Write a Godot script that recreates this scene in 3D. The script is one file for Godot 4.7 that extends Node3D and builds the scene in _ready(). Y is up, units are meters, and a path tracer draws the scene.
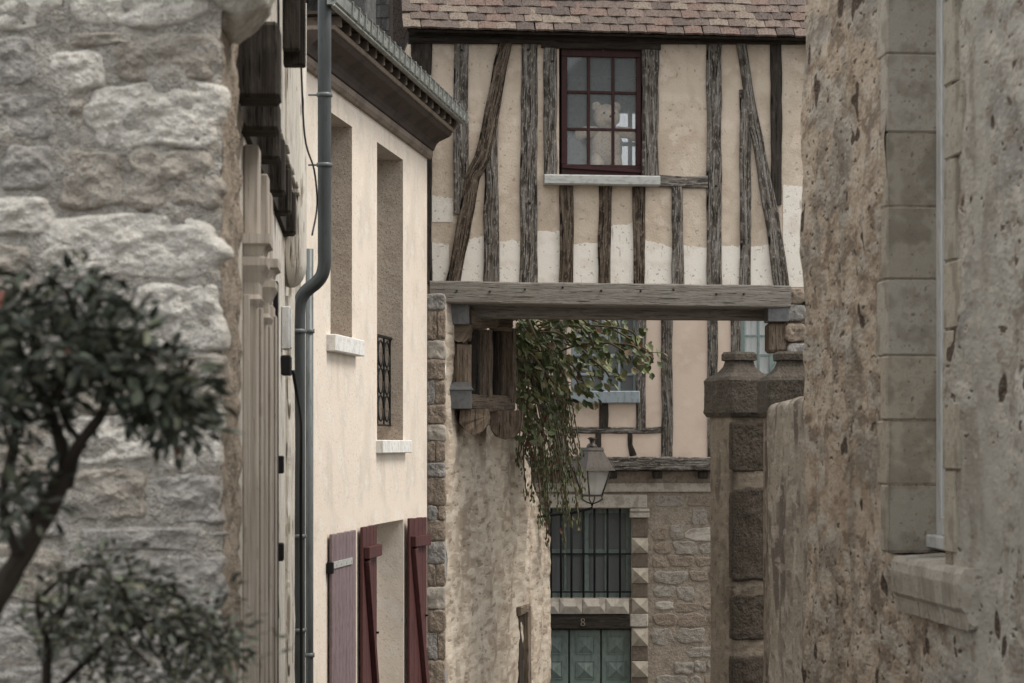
extends Node3D
# A narrow old lane that runs downhill between stone, rendered and timber-framed houses.
# x right, y up, camera looks along -z. Depth d below means -z in metres. Walls get a frame of their own:
# local x runs along the wall, y up from the ground, z out of the wall.

const FOCAL := 2200.0        # focal length in pixels of a 1024 pixel wide picture
const EYE := 5.2             # height of the lens; the street lies 1.6 m below it and falls away
const HORIZON := 445.0

var rng := RandomNumberGenerator.new()
var wob := FastNoiseLite.new()
var fine := FastNoiseLite.new()
var M := {}
var taken := {}

# ------------------------------------------------------------------ frames and pixels
func ground(d: float) -> float:
	return 3.6 - 0.1 * d

func frame(x: float, d: float, along: Vector3) -> Transform3D:
	var ax := along.normalized()
	return Transform3D(Basis(ax, Vector3.UP, ax.cross(Vector3.UP)), Vector3(x, ground(d), -d))

func loc(fr: Transform3D, px: float, py: float, z := 0.0) -> Vector3:
	var eye := Vector3(0, EYE, 0)
	var r := Vector3((px - 512.0) / FOCAL, (HORIZON - py) / FOCAL, -1)
	var n := fr.basis.z
	var t := (z - (eye - fr.origin).dot(n)) / r.dot(n)
	var p := eye + r * t - fr.origin
	return Vector3(p.dot(fr.basis.x), p.y, z)

func at(px: float, py: float, d: float) -> Vector3:
	return Vector3((px - 512.0) / FOCAL * d, EYE + (HORIZON - py) / FOCAL * d, -d)

# ------------------------------------------------------------------ nodes
func numbered(called: String) -> String:
	if not taken.has(called):
		taken[called] = 0
		return called
	taken[called] += 1
	return "%s_%03d" % [called, taken[called]]

func tag(o: Node3D, label: String, category: String, group := "", kind := "") -> void:
	if label: o.set_meta("label", label)
	if category: o.set_meta("category", category)
	if group: o.set_meta("group", group)
	if kind: o.set_meta("kind", kind)

func thing(called: String, label: String, category: String, fr := Transform3D(), group := "") -> Node3D:
	var o := Node3D.new()
	o.name = numbered(called)
	o.transform = fr
	add_child(o)
	tag(o, label, category, group)
	return o

func part(parent: Node3D, called: String, mesh: Mesh, m: Material, where := Transform3D()) -> MeshInstance3D:
	var o := MeshInstance3D.new()
	o.name = called
	o.mesh = mesh
	o.material_override = m
	o.transform = where
	o.cast_shadow = GeometryInstance3D.SHADOW_CASTING_SETTING_ON
	parent.add_child(o, true)
	return o

func empty(parent: Node3D, called: String, where := Transform3D()) -> Node3D:
	var o := Node3D.new()
	o.name = called
	o.transform = where
	parent.add_child(o, true)
	return o

# ------------------------------------------------------------------ shapes
class Shape:
	var st := SurfaceTool.new()
	func _init(smooth := false) -> void:
		st.begin(Mesh.PRIMITIVE_TRIANGLES)
		st.set_smooth_group(0 if smooth else 4294967295)
	func uv_of(p: Vector3, n: Vector3) -> Vector2:
		var a := n.abs()
		if a.z >= a.x and a.z >= a.y: return Vector2(p.x, -p.y)
		if a.x >= a.y: return Vector2(p.z, -p.y)
		return Vector2(p.x, p.z)
	func tri(a: Vector3, b: Vector3, c: Vector3, ua: Vector2, ub: Vector2, uc: Vector2) -> void:
		st.set_uv(ua); st.add_vertex(a)
		st.set_uv(ub); st.add_vertex(b)
		st.set_uv(uc); st.add_vertex(c)
	func face(pts: Array, out: Vector3) -> void:
		var n: Vector3 = (pts[1] - pts[0]).cross(pts[2] - pts[0])
		var q: Array = pts.duplicate()
		if n.dot(out) > 0: q.reverse()
		for i in range(1, q.size() - 1):
			tri(q[0], q[i], q[i + 1], uv_of(q[0], n), uv_of(q[i], n), uv_of(q[i + 1], n))
	func box(lo: Vector3, hi: Vector3, b := 0.0) -> void:
		var c := (lo + hi) / 2.0
		var h := (hi - lo).abs() / 2.0
		b = minf(b, minf(h.x, minf(h.y, h.z)) * 0.9)
		for axis in 3:
			for s in [-1.0, 1.0]:
				var pts := []
				for k in [[-1, -1], [1, -1], [1, 1], [-1, 1]]:
					var p := Vector3.ZERO
					p[axis] = h[axis] * s
					p[(axis + 1) % 3] = (h[(axis + 1) % 3] - b) * k[0]
					p[(axis + 2) % 3] = (h[(axis + 2) % 3] - b) * k[1]
					pts.append(c + p)
				var o := Vector3.ZERO
				o[axis] = s
				face(pts, o)
		if b <= 0.0: return
		for axis in 3:
			var a1 := (axis + 1) % 3
			var a2 := (axis + 2) % 3
			for s1 in [-1.0, 1.0]:
				for s2 in [-1.0, 1.0]:
					var pts := []
					for k in [[-1, 0], [1, 0], [1, 1], [-1, 1]]:
						var p := Vector3.ZERO
						p[axis] = (h[axis] - b) * k[0]
						p[a1] = (h[a1] - (b if k[1] == 1 else 0.0)) * s1
						p[a2] = (h[a2] - (b if k[1] == 0 else 0.0)) * s2
						pts.append(c + p)
					var o := Vector3.ZERO
					o[a1] = s1; o[a2] = s2
					face(pts, o)
		for sx in [-1.0, 1.0]:
			for sy in [-1.0, 1.0]:
				for sz in [-1.0, 1.0]:
					var s := Vector3(sx, sy, sz)
					face([c + Vector3(h.x, h.y - b, h.z - b) * s, c + Vector3(h.x - b, h.y, h.z - b) * s, c + Vector3(h.x - b, h.y - b, h.z) * s], s)
	func grid(pts: Array, across: int, uvs = null, flip := false) -> void:   # pts row after row, across + 1 in each
		var rows: int = pts.size() / (across + 1) - 1
		for j in rows:
			for i in across:
				var k := j * (across + 1) + i
				var q := [k, k + 1, k + across + 2, k + across + 1]
				if not flip: q.reverse()
				for t in [[0, 1, 2], [0, 2, 3]]:
					for e in t:
						var p: Vector3 = pts[q[e]]
						st.set_uv(uvs[q[e]] if uvs else Vector2(p.x, -p.y))
						st.add_vertex(p)
	func sweep(path: Array, prof: Array, up: Vector3, closed := true, caps := true, jitter := 0.0, r: RandomNumberGenerator = null, off := Vector2.ZERO, scales = null) -> void:
		var rows := []
		var along := off.y
		var lens := []
		for i in path.size():
			var t: Vector3 = (path[mini(i + 1, path.size() - 1)] - path[maxi(i - 1, 0)]).normalized()
			var side := t.cross(up).normalized()
			var u2 := side.cross(t)
			if i > 0: along += path[i].distance_to(path[i - 1])
			lens.append(along)
			var row := []
			var k: float = scales[i] if scales else 1.0
			for q in prof:
				var p: Vector3 = path[i] + side * q.x * k + u2 * q.y * k
				if r: p += Vector3(r.randf_range(-1, 1), r.randf_range(-1, 1), r.randf_range(-1, 1)) * jitter
				row.append(p)
			rows.append(row)
		var n := prof.size()
		var across := [off.x]
		for k in n:
			across.append(across[k] + prof[k].distance_to(prof[(k + 1) % n]))
		for i in rows.size() - 1:
			for k in (n if closed else n - 1):
				var k2 := (k + 1) % n
				var a: Vector3 = rows[i][k]
				var b: Vector3 = rows[i][k2]
				var c: Vector3 = rows[i + 1][k2]
				var d: Vector3 = rows[i + 1][k]
				var ua := Vector2(across[k], lens[i])
				var ub := Vector2(across[k + 1], lens[i])
				var uc := Vector2(across[k + 1], lens[i + 1])
				var ud := Vector2(across[k], lens[i + 1])
				tri(a, b, c, ua, ub, uc)
				tri(a, c, d, ua, uc, ud)
		if caps and closed:
			for e in [0, rows.size() - 1]:
				var other: int = 1 if e == 0 else rows.size() - 2
				face(rows[e], path[e] - path[other])
	func done() -> ArrayMesh:
		st.generate_normals()
		return st.commit()

func rect(w: float, h: float, b := 0.0) -> Array:
	if b <= 0.0: return [Vector2(-w, -h) / 2, Vector2(w, -h) / 2, Vector2(w, h) / 2, Vector2(-w, h) / 2]
	var x := w / 2; var y := h / 2
	return [Vector2(-x + b, -y), Vector2(x - b, -y), Vector2(x, -y + b), Vector2(x, y - b), Vector2(x - b, y), Vector2(-x + b, y), Vector2(-x, y - b), Vector2(-x, -y + b)]

func circle(r: float, n := 12) -> Array:
	var a := []
	for i in n: a.append(Vector2(cos(TAU * i / n), sin(TAU * i / n)) * r)
	return a

func boxed(lo: Vector3, hi: Vector3, b := 0.004) -> ArrayMesh:
	var s := Shape.new()
	s.box(lo, hi, b)
	return s.done()

func tube(path: Array, r: float, n := 12, up := Vector3(0.3, 0.1, 0.9), scales = null) -> ArrayMesh:
	var s := Shape.new(true)
	s.sweep(path, circle(r, n), up, true, true, 0.0, null, Vector2.ZERO, scales)
	return s.done()

# A hewn timber in the wall plane: stations [x, y, width], from z0 to z1 with worn arrises.
func timber(stations: Array, z0: float, z1: float, rough := 0.06, seedv := -1) -> ArrayMesh:
	if seedv >= 0: rng.seed = seedv
	var s := Shape.new()
	var pts := []
	for i in stations.size() - 1:
		var a: Array = stations[i]
		var b: Array = stations[i + 1]
		var n := maxi(2, int(Vector2(b[0] - a[0], b[1] - a[1]).length() / 0.16))
		for k in n:
			var t := float(k) / n
			pts.append([lerpf(a[0], b[0], t), lerpf(a[1], b[1], t), lerpf(a[2], b[2], t)])
	pts.append(stations[-1])
	var rows := []
	var along := rng.randf() * 7.0
	var off := rng.randf() * 3.0
	var lens := []
	var ph := rng.randf() * 100.0
	for i in pts.size():
		var p: Array = pts[i]
		var q: Array = pts[mini(i + 1, pts.size() - 1)]
		var o: Array = pts[maxi(i - 1, 0)]
		var t := Vector2(q[0] - o[0], q[1] - o[1]).normalized()
		var side := Vector2(-t.y, t.x)
		var w: float = p[2] / 2.0
		if i > 0: along += Vector2(p[0] - o[0], p[1] - o[1]).length()
		lens.append(along)
		var wl := w * (1.0 + rough * 2.0 * wob.get_noise_2d(along * 60.0, ph)) + rng.randf_range(-1, 1) * rough * 0.025
		var wr := w * (1.0 + rough * 2.0 * wob.get_noise_2d(along * 60.0, ph + 300.0)) + rng.randf_range(-1, 1) * rough * 0.025
		var b := 0.008 + rng.randf() * 0.01
		var zf := z1 + rng.randf_range(-0.004, 0.004)
		var row := []
		for e in [[wl, z0], [wl, zf - b], [wl - b, zf], [0.0, zf + 0.002], [-wr + b, zf], [-wr, zf - b], [-wr, z0]]:
			var xy: Vector2 = Vector2(p[0], p[1]) + side * e[0]
			row.append([Vector3(xy.x, xy.y, e[1]), off + wl - e[0] + (z1 - e[1])])
		rows.append(row)
	for i in rows.size() - 1:
		for k in 6:
			var a = rows[i][k]; var b = rows[i][k + 1]; var c = rows[i + 1][k + 1]; var d = rows[i + 1][k]
			var ua := Vector2(a[1], lens[i]); var ub := Vector2(b[1], lens[i]); var uc := Vector2(c[1], lens[i + 1]); var ud := Vector2(d[1], lens[i + 1])
			s.tri(a[0], d[0], c[0], ua, ud, uc)
			s.tri(a[0], c[0], b[0], ua, uc, ub)
	for e in [0, rows.size() - 1]:
		var ring := []
		for r in rows[e]: ring.append(r[0])
		var inner: Vector3 = rows[1 if e == 0 else rows.size() - 2][3][0]
		s.face(ring, ring[3] - inner)
	return s.done()

# A rough stone that bulges out of a wall: centre, size, bulge, sunk back to z0.
func pillow(cx: float, cy: float, w: float, h: float, z0: float, z1: float, sd: int, k := 18, square := 4.0, ragged := 0.06) -> ArrayMesh:
	var s := Shape.new(true)
	var rings := [[1.0, z0], [1.0, lerpf(z0, z1, 0.6)], [0.96, lerpf(z0, z1, 0.9)], [0.86, z1], [0.68, z1], [0.46, z1], [0.22, z1], [0.0, z1]]
	var pts := []
	for r in rings:
		for i in k + 1:
			var a := TAU * (i % k) / k + 0.11
			var c := cos(a); var q := sin(a)
			var rad := 1.0 / pow(pow(absf(c), square) + pow(absf(q), square), 1.0 / square)
			rad *= 1.0 + ragged * 1.8 * fine.get_noise_3d(c * 40.0 + sd * 71.0, q * 40.0, sd * 13.0)
			var p := Vector3(cx + c * rad * w / 2 * r[0], cy + q * rad * h / 2 * r[0], r[1])
			if r[0] < 1.0: p.z += (z1 - z0) * (0.3 * fine.get_noise_3d(p.x * 260.0 + sd * 31.0, p.y * 260.0, 5.0) + 0.2 * fine.get_noise_3d(p.x * 900.0, p.y * 900.0, 9.0))
			pts.append(p)
	s.grid(pts, k, null, true)
	return s.done()

# A lofted rounded-square block: sections [y, half width, half depth], weathered by noise.
func loft(sections: Array, n: int, amount: float, sd: float, square := 8.0, freq := 14.0, smooth := true) -> ArrayMesh:
	var s := Shape.new(smooth)
	var pts := []
	var rows := []
	for i in sections.size() - 1:
		var a: Array = sections[i]; var b: Array = sections[i + 1]
		var m := maxi(1, int(absf(b[0] - a[0]) / 0.035))
		for k in m: rows.append([lerpf(a[0], b[0], float(k) / m), lerpf(a[1], b[1], float(k) / m), lerpf(a[2], b[2], float(k) / m)])
	rows.append(sections[-1])
	rows.append([sections[-1][0], 0.0, 0.0])
	for r in rows:
		for i in n + 1:
			var t := 4.0 * (i % n) / n
			var f := fmod(t, 1.0) * 2.0 - 1.0
			var e: Vector2 = [Vector2(1, f), Vector2(-f, 1), Vector2(-1, -f), Vector2(f, -1)][int(t)].normalized()
			var c := e.x; var q := e.y
			var rad := 1.0 / pow(pow(absf(c), square) + pow(absf(q), square), 1.0 / square)
			var p := Vector3(c * rad * r[1], r[0], q * rad * r[2])
			var d := fine.get_noise_3d(p.x * freq * 10.0 + sd, p.y * freq * 10.0, p.z * freq * 10.0) + 0.6 * fine.get_noise_3d(p.x * freq * 30.0, p.y * freq * 30.0 + sd, p.z * freq * 30.0)
			p += Vector3(c, 0.3, q) * d * amount * (0.0 if r[1] == 0.0 else 1.0)
			pts.append(p)
	s.grid(pts, n, null, false)
	return s.done()

func blob(c: Vector3, r: Vector3, sd: float, amount := 0.05, n := 14) -> ArrayMesh:
	var s := Shape.new(true)
	var pts := []
	for j in n + 1:
		for i in n * 2 + 1:
			var a := PI * j / n; var b := TAU * (i % (n * 2)) / (n * 2)
			var u := Vector3(sin(a) * cos(b), cos(a), sin(a) * sin(b))
			pts.append(c + u * r * (1.0 + amount * 2.0 * fine.get_noise_3d(u.x * 90 + sd, u.y * 90, u.z * 90)))
	s.grid(pts, n * 2, null, true)
	return s.done()

# A flat wall face in local xy with rectangular holes [x0, y0, x1, y1].
func pierced(x0: float, y0: float, x1: float, y1: float, holes: Array, z: float, out := 1.0) -> ArrayMesh:
	var xs := [x0, x1]; var ys := [y0, y1]
	for h in holes:
		xs.append_array([h[0], h[2]]); ys.append_array([h[1], h[3]])
	xs.sort(); ys.sort()
	var s := Shape.new()
	for i in xs.size() - 1:
		for j in ys.size() - 1:
			if xs[i + 1] - xs[i] < 1e-5 or ys[j + 1] - ys[j] < 1e-5: continue
			var mid := Vector2(xs[i] + xs[i + 1], ys[j] + ys[j + 1]) / 2
			var open := false
			for h in holes:
				open = open or (mid.x > h[0] and mid.x < h[2] and mid.y > h[1] and mid.y < h[3])
			if not open:
				s.face([Vector3(xs[i], ys[j], z), Vector3(xs[i + 1], ys[j], z), Vector3(xs[i + 1], ys[j + 1], z), Vector3(xs[i], ys[j + 1], z)], Vector3(0, 0, out))
	return s.done()

# The four inner faces of an opening, from z0 to z1.
func reveal(h: Array, z0: float, z1: float) -> ArrayMesh:
	var s := Shape.new()
	s.face([Vector3(h[0], h[1], z0), Vector3(h[0], h[3], z0), Vector3(h[0], h[3], z1), Vector3(h[0], h[1], z1)], Vector3(1, 0, 0))
	s.face([Vector3(h[2], h[1], z0), Vector3(h[2], h[3], z0), Vector3(h[2], h[3], z1), Vector3(h[2], h[1], z1)], Vector3(-1, 0, 0))
	s.face([Vector3(h[0], h[3], z0), Vector3(h[2], h[3], z0), Vector3(h[2], h[3], z1), Vector3(h[0], h[3], z1)], Vector3(0, -1, 0))
	s.face([Vector3(h[0], h[1], z0), Vector3(h[2], h[1], z0), Vector3(h[2], h[1], z1), Vector3(h[0], h[1], z1)], Vector3(0, 1, 0))
	return s.done()

# A dark room behind a window: five faces.
func room(lo: Vector3, hi: Vector3) -> ArrayMesh:
	var s := Shape.new()
	for axis in 3:
		for k in 2:
			if axis == 2 and k == 1: continue
			var e := lo if k == 0 else hi
			var a1 := (axis + 1) % 3; var a2 := (axis + 2) % 3
			var pts := []
			for c in [[0, 0], [1, 0], [1, 1], [0, 1]]:
				var p := Vector3.ZERO
				p[axis] = e[axis]
				p[a1] = lo[a1] if c[0] == 0 else hi[a1]
				p[a2] = lo[a2] if c[1] == 0 else hi[a2]
				pts.append(p)
			var o := Vector3.ZERO
			o[axis] = 1.0 if k == 0 else -1.0
			s.face(pts, o)
	return s.done()

func leaf_mesh(length: float, width: float, droop: float) -> Array:   # three stations, folded along the rib
	var L := length; var W := width / 2
	return [Vector3(0, 0, 0), Vector3(W * 0.8, -droop * 0.1, L * 0.3), Vector3(W, -droop * 0.35 , L * 0.6), Vector3(0, -droop, L), Vector3(-W, -droop * 0.35, L * 0.6), Vector3(-W * 0.8, -droop * 0.1, L * 0.3), Vector3(0, -droop * 0.3 - W * 0.35, L * 0.45)]

func add_leaf(s: Shape, b: Basis, p: Vector3, length: float, width: float, col: Color) -> void:
	var v := leaf_mesh(length, width, length * 0.18)
	var q := []
	for e in v: q.append(p + b * e)
	s.st.set_color(col)
	for t in [[0, 1, 6], [1, 2, 6], [2, 3, 6], [3, 4, 6], [4, 5, 6], [5, 0, 6]]:
		s.tri(q[t[0]], q[t[1]], q[t[2]], Vector2.ZERO, Vector2.RIGHT, Vector2.ONE)

# ------------------------------------------------------------------ computed textures
func noise_bytes(sd: int, freq: float, w: int, h: int, octaves := 4, sx := 1, sy := 1, cell := false) -> PackedByteArray:
	var n := FastNoiseLite.new()
	n.seed = sd
	n.frequency = freq
	n.noise_type = FastNoiseLite.TYPE_CELLULAR if cell else FastNoiseLite.TYPE_SIMPLEX_SMOOTH
	n.fractal_type = FastNoiseLite.FRACTAL_NONE if cell else FastNoiseLite.FRACTAL_FBM
	n.fractal_octaves = octaves
	var im := n.get_seamless_image(w / sx, h / sy, false, false, 0.15)
	if sx > 1 or sy > 1: im.resize(w, h, Image.INTERPOLATE_CUBIC)
	im.convert(Image.FORMAT_L8)
	return im.get_data()

# layers: [bytes, colour, from, to, strength]; where the noise passes from..to (0..1) the colour comes in
func painted(w: int, h: int, base: Color, layers: Array) -> ImageTexture:
	var cols := PackedColorArray()
	cols.resize(w * h)
	cols.fill(base)
	for l in layers:
		var n: PackedByteArray = l[0]
		var lut := PackedFloat32Array()
		for i in 256: lut.append(smoothstep(l[2], l[3], i / 255.0) * l[4] if l[2] < l[3] else (1.0 - smoothstep(l[3], l[2], i / 255.0)) * l[4])
		var c: Color = l[1]
		for i in cols.size():
			var a := lut[n[i]]
			if a > 0.004: cols[i] = cols[i].lerp(c, a)
	var im := Image.create_from_data(w, h, false, Image.FORMAT_RGBAF, cols.to_byte_array())
	im.convert(Image.FORMAT_RGB8)
	return ImageTexture.create_from_image(im)

func heights(w: int, h: int, layers: Array) -> ImageTexture:   # [bytes, weight, from, to]
	var sum := PackedFloat32Array()
	sum.resize(w * h)
	for l in layers:
		var n: PackedByteArray = l[0]
		var lut := PackedFloat32Array()
		for i in 256:
			var v := i / 255.0
			lut.append((v if l.size() < 4 else smoothstep(l[2], l[3], v)) * l[1])
		for i in sum.size(): sum[i] += lut[n[i]]
	var out := PackedByteArray()
	out.resize(w * h)
	for i in sum.size(): out[i] = clampi(int(sum[i] * 255.0), 0, 255)
	return ImageTexture.create_from_image(Image.create_from_data(w, h, false, Image.FORMAT_L8, out))

func mat(color: Color, rough := 0.9, tex: Texture2D = null, height: Texture2D = null, relief := 0.5, scale := Vector2.ONE, planar := false) -> StandardMaterial3D:
	var m := StandardMaterial3D.new()
	m.albedo_color = color
	m.roughness = rough
	m.metallic_specular = 0.3
	m.albedo_texture = tex
	if height:
		m.heightmap_enabled = true
		m.heightmap_texture = height
		m.heightmap_scale = relief
	m.uv1_scale = Vector3(scale.x, scale.y, scale.x)
	if planar:
		m.uv1_triplanar = true
		m.uv1_world_triplanar = true
		m.uv1_scale = Vector3(scale.x, scale.x, scale.x)
	return m

func tinted(m: StandardMaterial3D, c: Color) -> StandardMaterial3D:
	var o: StandardMaterial3D = m.duplicate()
	o.albedo_color = c
	return o

func g(v: float, warm := 0.0) -> Color:
	return Color(v + warm, v, v - warm)

func make_materials() -> void:
	var W := 512
	# shared noises
	var blot := noise_bytes(1, 0.006, W, W, 4)
	var blot2 := noise_bytes(2, 0.012, W, W, 5)
	var mid := noise_bytes(3, 0.035, W, W, 4)
	var grain := noise_bytes(4, 0.16, W, W, 3)
	var speck := noise_bytes(5, 0.09, W, W, 2)
	var speck2 := noise_bytes(6, 0.05, W, W, 2)
	var cells := noise_bytes(7, 0.04, W, W, 1, 1, 1, true)
	var streak := noise_bytes(8, 0.03, W, W, 4, 1, 16)
	var streak2 := noise_bytes(9, 0.09, W, W, 3, 1, 16)
	var streak3 := noise_bytes(10, 0.012, W, W, 3, 1, 4)
	var cracks := noise_bytes(19, 0.055, W, W, 2, 1, 8)
	var white := Color.WHITE
	var wide0 := noise_bytes(23, 0.02, W, W, 5)

	# renders and plasters (sRGB colours)
	M.cream = mat(white, 0.95, painted(W, W, Color(0.865, 0.812, 0.752), [[blot, Color(0.801, 0.757, 0.697), 0.45, 0.75, 0.6], [blot2, Color(0.893, 0.861, 0.813), 0.5, 0.8, 0.6], [streak3, Color(0.75, 0.702, 0.638), 0.62, 0.9, 0.35], [speck, Color(0.647, 0.583, 0.519), 0.76, 0.86, 0.5], [grain, Color(0.77, 0.722, 0.658), 0.6, 0.9, 0.4]]), heights(W, W, [[grain, 0.5], [mid, 0.5]]), 0.35, Vector2(0.42, 0.42))
	M.roughcast = mat(white, 0.95, painted(W, W, Color(0.725, 0.668, 0.605), [[blot2, Color(0.66, 0.60, 0.54), 0.45, 0.8, 0.7], [mid, Color(0.71, 0.655, 0.595), 0.5, 0.8, 0.6], [speck, Color(0.42, 0.37, 0.325), 0.72, 0.82, 0.7], [grain, Color(0.56, 0.505, 0.45), 0.6, 0.85, 0.5]]), heights(W, W, [[grain, 0.4], [speck2, 0.6]]), 0.6, Vector2(0.7, 0.7))
	var plaster_h := heights(W, W, [[mid, 0.4], [grain, 0.3], [blot2, 0.3]])
	M.tan = mat(white, 0.95, painted(W, W, Color(0.745, 0.685, 0.615), [[blot, Color(0.68, 0.615, 0.545), 0.42, 0.72, 0.8], [blot2, Color(0.79, 0.735, 0.67), 0.5, 0.75, 0.7], [streak3, Color(0.65, 0.59, 0.52), 0.6, 0.85, 0.5], [wide0, Color(0.69, 0.63, 0.56), 0.58, 0.75, 0.5], [speck2, Color(0.52, 0.46, 0.40), 0.79, 0.88, 0.55], [grain, Color(0.64, 0.58, 0.51), 0.6, 0.9, 0.5]]), plaster_h, 0.9, Vector2(0.42, 0.42))
	M.pale = mat(white, 0.95, painted(W, W, Color(0.849, 0.821, 0.777), [[blot2, Color(0.792, 0.756, 0.704), 0.45, 0.8, 0.7], [speck2, Color(0.572, 0.532, 0.484), 0.76, 0.84, 0.6], [grain, Color(0.752, 0.712, 0.664), 0.6, 0.9, 0.5], [cracks, Color(0.492, 0.452, 0.412), 0.82, 0.9, 0.5]]), plaster_h, 0.5, Vector2(0.55, 0.55))
	M.peach = mat(white, 0.95, painted(W, W, Color(0.815, 0.739, 0.671), [[blot, Color(0.765, 0.689, 0.621), 0.45, 0.8, 0.7], [blot2, Color(0.847, 0.783, 0.719), 0.5, 0.8, 0.5], [grain, Color(0.736, 0.664, 0.6), 0.6, 0.9, 0.35]]), plaster_h, 0.3, Vector2(0.4, 0.4))
	M.mortar = mat(white, 0.97, painted(W, W, Color(0.59, 0.542, 0.486), [[blot2, Color(0.49, 0.442, 0.39), 0.4, 0.75, 0.7], [mid, Color(0.661, 0.621, 0.565), 0.5, 0.8, 0.6], [speck, Color(0.324, 0.292, 0.26), 0.7, 0.8, 0.6], [grain, Color(0.442, 0.402, 0.354), 0.55, 0.85, 0.5]]), heights(W, W, [[mid, 0.5], [grain, 0.3], [speck, 0.2]]), 1.6, Vector2(0.9, 0.9), true)
	M.mortar_grey = mat(white, 0.97, painted(W, W, Color(0.59, 0.572, 0.54), [[blot2, Color(0.53, 0.505, 0.47), 0.4, 0.7, 0.7], [mid, Color(0.69, 0.675, 0.645), 0.5, 0.75, 0.7], [wide0, Color(0.55, 0.515, 0.465), 0.6, 0.75, 0.5], [speck, Color(0.36, 0.34, 0.31), 0.7, 0.8, 0.6], [grain, Color(0.49, 0.47, 0.44), 0.55, 0.85, 0.5]]), heights(W, W, [[mid, 0.45], [grain, 0.35], [speck, 0.2]]), 2.4, Vector2(1.2, 1.2), true)
	# flaking render of the passage wall
	var wide := noise_bytes(21, 0.03, W, W, 4, 2, 1)
	var chips := noise_bytes(22, 0.045, W, W, 3, 2, 1)
	M.flaking = mat(white, 0.96, painted(W, W, Color(0.69, 0.64, 0.575), [[blot, Color(0.63, 0.57, 0.50), 0.42, 0.7, 0.8], [wide, Color(0.775, 0.725, 0.655), 0.52, 0.7, 0.6], [streak3, Color(0.56, 0.505, 0.44), 0.55, 0.75, 0.7], [wide, Color(0.54, 0.485, 0.42), 0.36, 0.26, 0.6], [chips, Color(0.43, 0.38, 0.33), 0.70, 0.78, 0.6], [chips, Color(0.80, 0.76, 0.70), 0.33, 0.25, 0.5], [grain, Color(0.56, 0.51, 0.445), 0.62, 0.9, 0.35]]), heights(W, W, [[wide, 0.45], [chips, -0.3, 0.62, 0.78], [grain, 0.15], [blot2, 0.4]]), 1.2, Vector2(0.15, 0.36))
	# stones
	var stone_h := heights(W, W, [[mid, 0.45], [grain, 0.25], [blot2, 0.3]])
	M.stone_pale = mat(Color(1.13, 1.125, 1.11), 0.95, painted(W, W, Color(0.657, 0.641, 0.617), [[blot2, Color(0.546, 0.526, 0.498), 0.45, 0.75, 0.8], [mid, Color(0.737, 0.725, 0.705), 0.5, 0.75, 0.7], [speck, Color(0.377, 0.361, 0.337), 0.72, 0.82, 0.6], [grain, Color(0.497, 0.481, 0.457), 0.55, 0.85, 0.5]]), stone_h, 2.2, Vector2(1.6, 1.6), true)
	M.stone_grey = mat(Color(1.08, 1.08, 1.08), 0.95, painted(W, W, Color(0.527, 0.511, 0.491), [[blot2, Color(0.437, 0.421, 0.397), 0.45, 0.75, 0.8], [mid, Color(0.617, 0.601, 0.577), 0.52, 0.75, 0.7], [speck, Color(0.297, 0.281, 0.265), 0.7, 0.82, 0.6], [grain, Color(0.397, 0.381, 0.357), 0.55, 0.85, 0.5]]), stone_h, 2.2, Vector2(1.4, 1.4), true)
	M.stone_brown = mat(white, 0.95, painted(W, W, Color(0.559, 0.503, 0.447), [[blot2, Color(0.46, 0.408, 0.36), 0.45, 0.75, 0.8], [mid, Color(0.639, 0.583, 0.527), 0.52, 0.75, 0.7], [speck, Color(0.294, 0.262, 0.23), 0.7, 0.82, 0.6], [grain, Color(0.412, 0.372, 0.324), 0.55, 0.85, 0.5]]), stone_h, 2.0, Vector2(1.5, 1.5), true)
	M.stone_warm = mat(white, 0.95, painted(W, W, Color(0.60, 0.573, 0.535), [[blot2, Color(0.48, 0.445, 0.405), 0.45, 0.75, 0.8], [mid, Color(0.66, 0.63, 0.585), 0.52, 0.75, 0.7], [speck, Color(0.31, 0.285, 0.25), 0.7, 0.82, 0.6], [grain, Color(0.42, 0.39, 0.35), 0.55, 0.85, 0.6]]), stone_h, 2.2, Vector2(1.5, 1.5), true)
	M.stone_dark = mat(white, 0.97, painted(W, W, Color(0.315, 0.28, 0.245), [[blot2, Color(0.329, 0.301, 0.269), 0.5, 0.8, 0.8], [mid, Color(0.177, 0.161, 0.145), 0.5, 0.75, 0.7], [speck, Color(0.466, 0.45, 0.41), 0.74, 0.82, 0.6], [grain, Color(0.373, 0.341, 0.301), 0.6, 0.85, 0.5], [cells, Color(0.496, 0.48, 0.432), 0.12, 0.04, 0.4]]), heights(W, W, [[mid, 0.5], [grain, 0.35], [speck, 0.15]]), 1.8, Vector2(2.0, 2.0), true)
	M.cap_stone = mat(white, 0.97, painted(W, W, Color(0.324, 0.296, 0.264), [[blot2, Color(0.404, 0.376, 0.336), 0.5, 0.8, 0.8], [mid, Color(0.216, 0.196, 0.176), 0.52, 0.75, 0.8], [speck, Color(0.495, 0.475, 0.431), 0.72, 0.82, 0.5], [grain, Color(0.236, 0.216, 0.188), 0.55, 0.85, 0.5]]), heights(W, W, [[mid, 0.5], [grain, 0.35], [speck, 0.15]]), 1.8, Vector2(1.7, 1.7), true)
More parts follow.
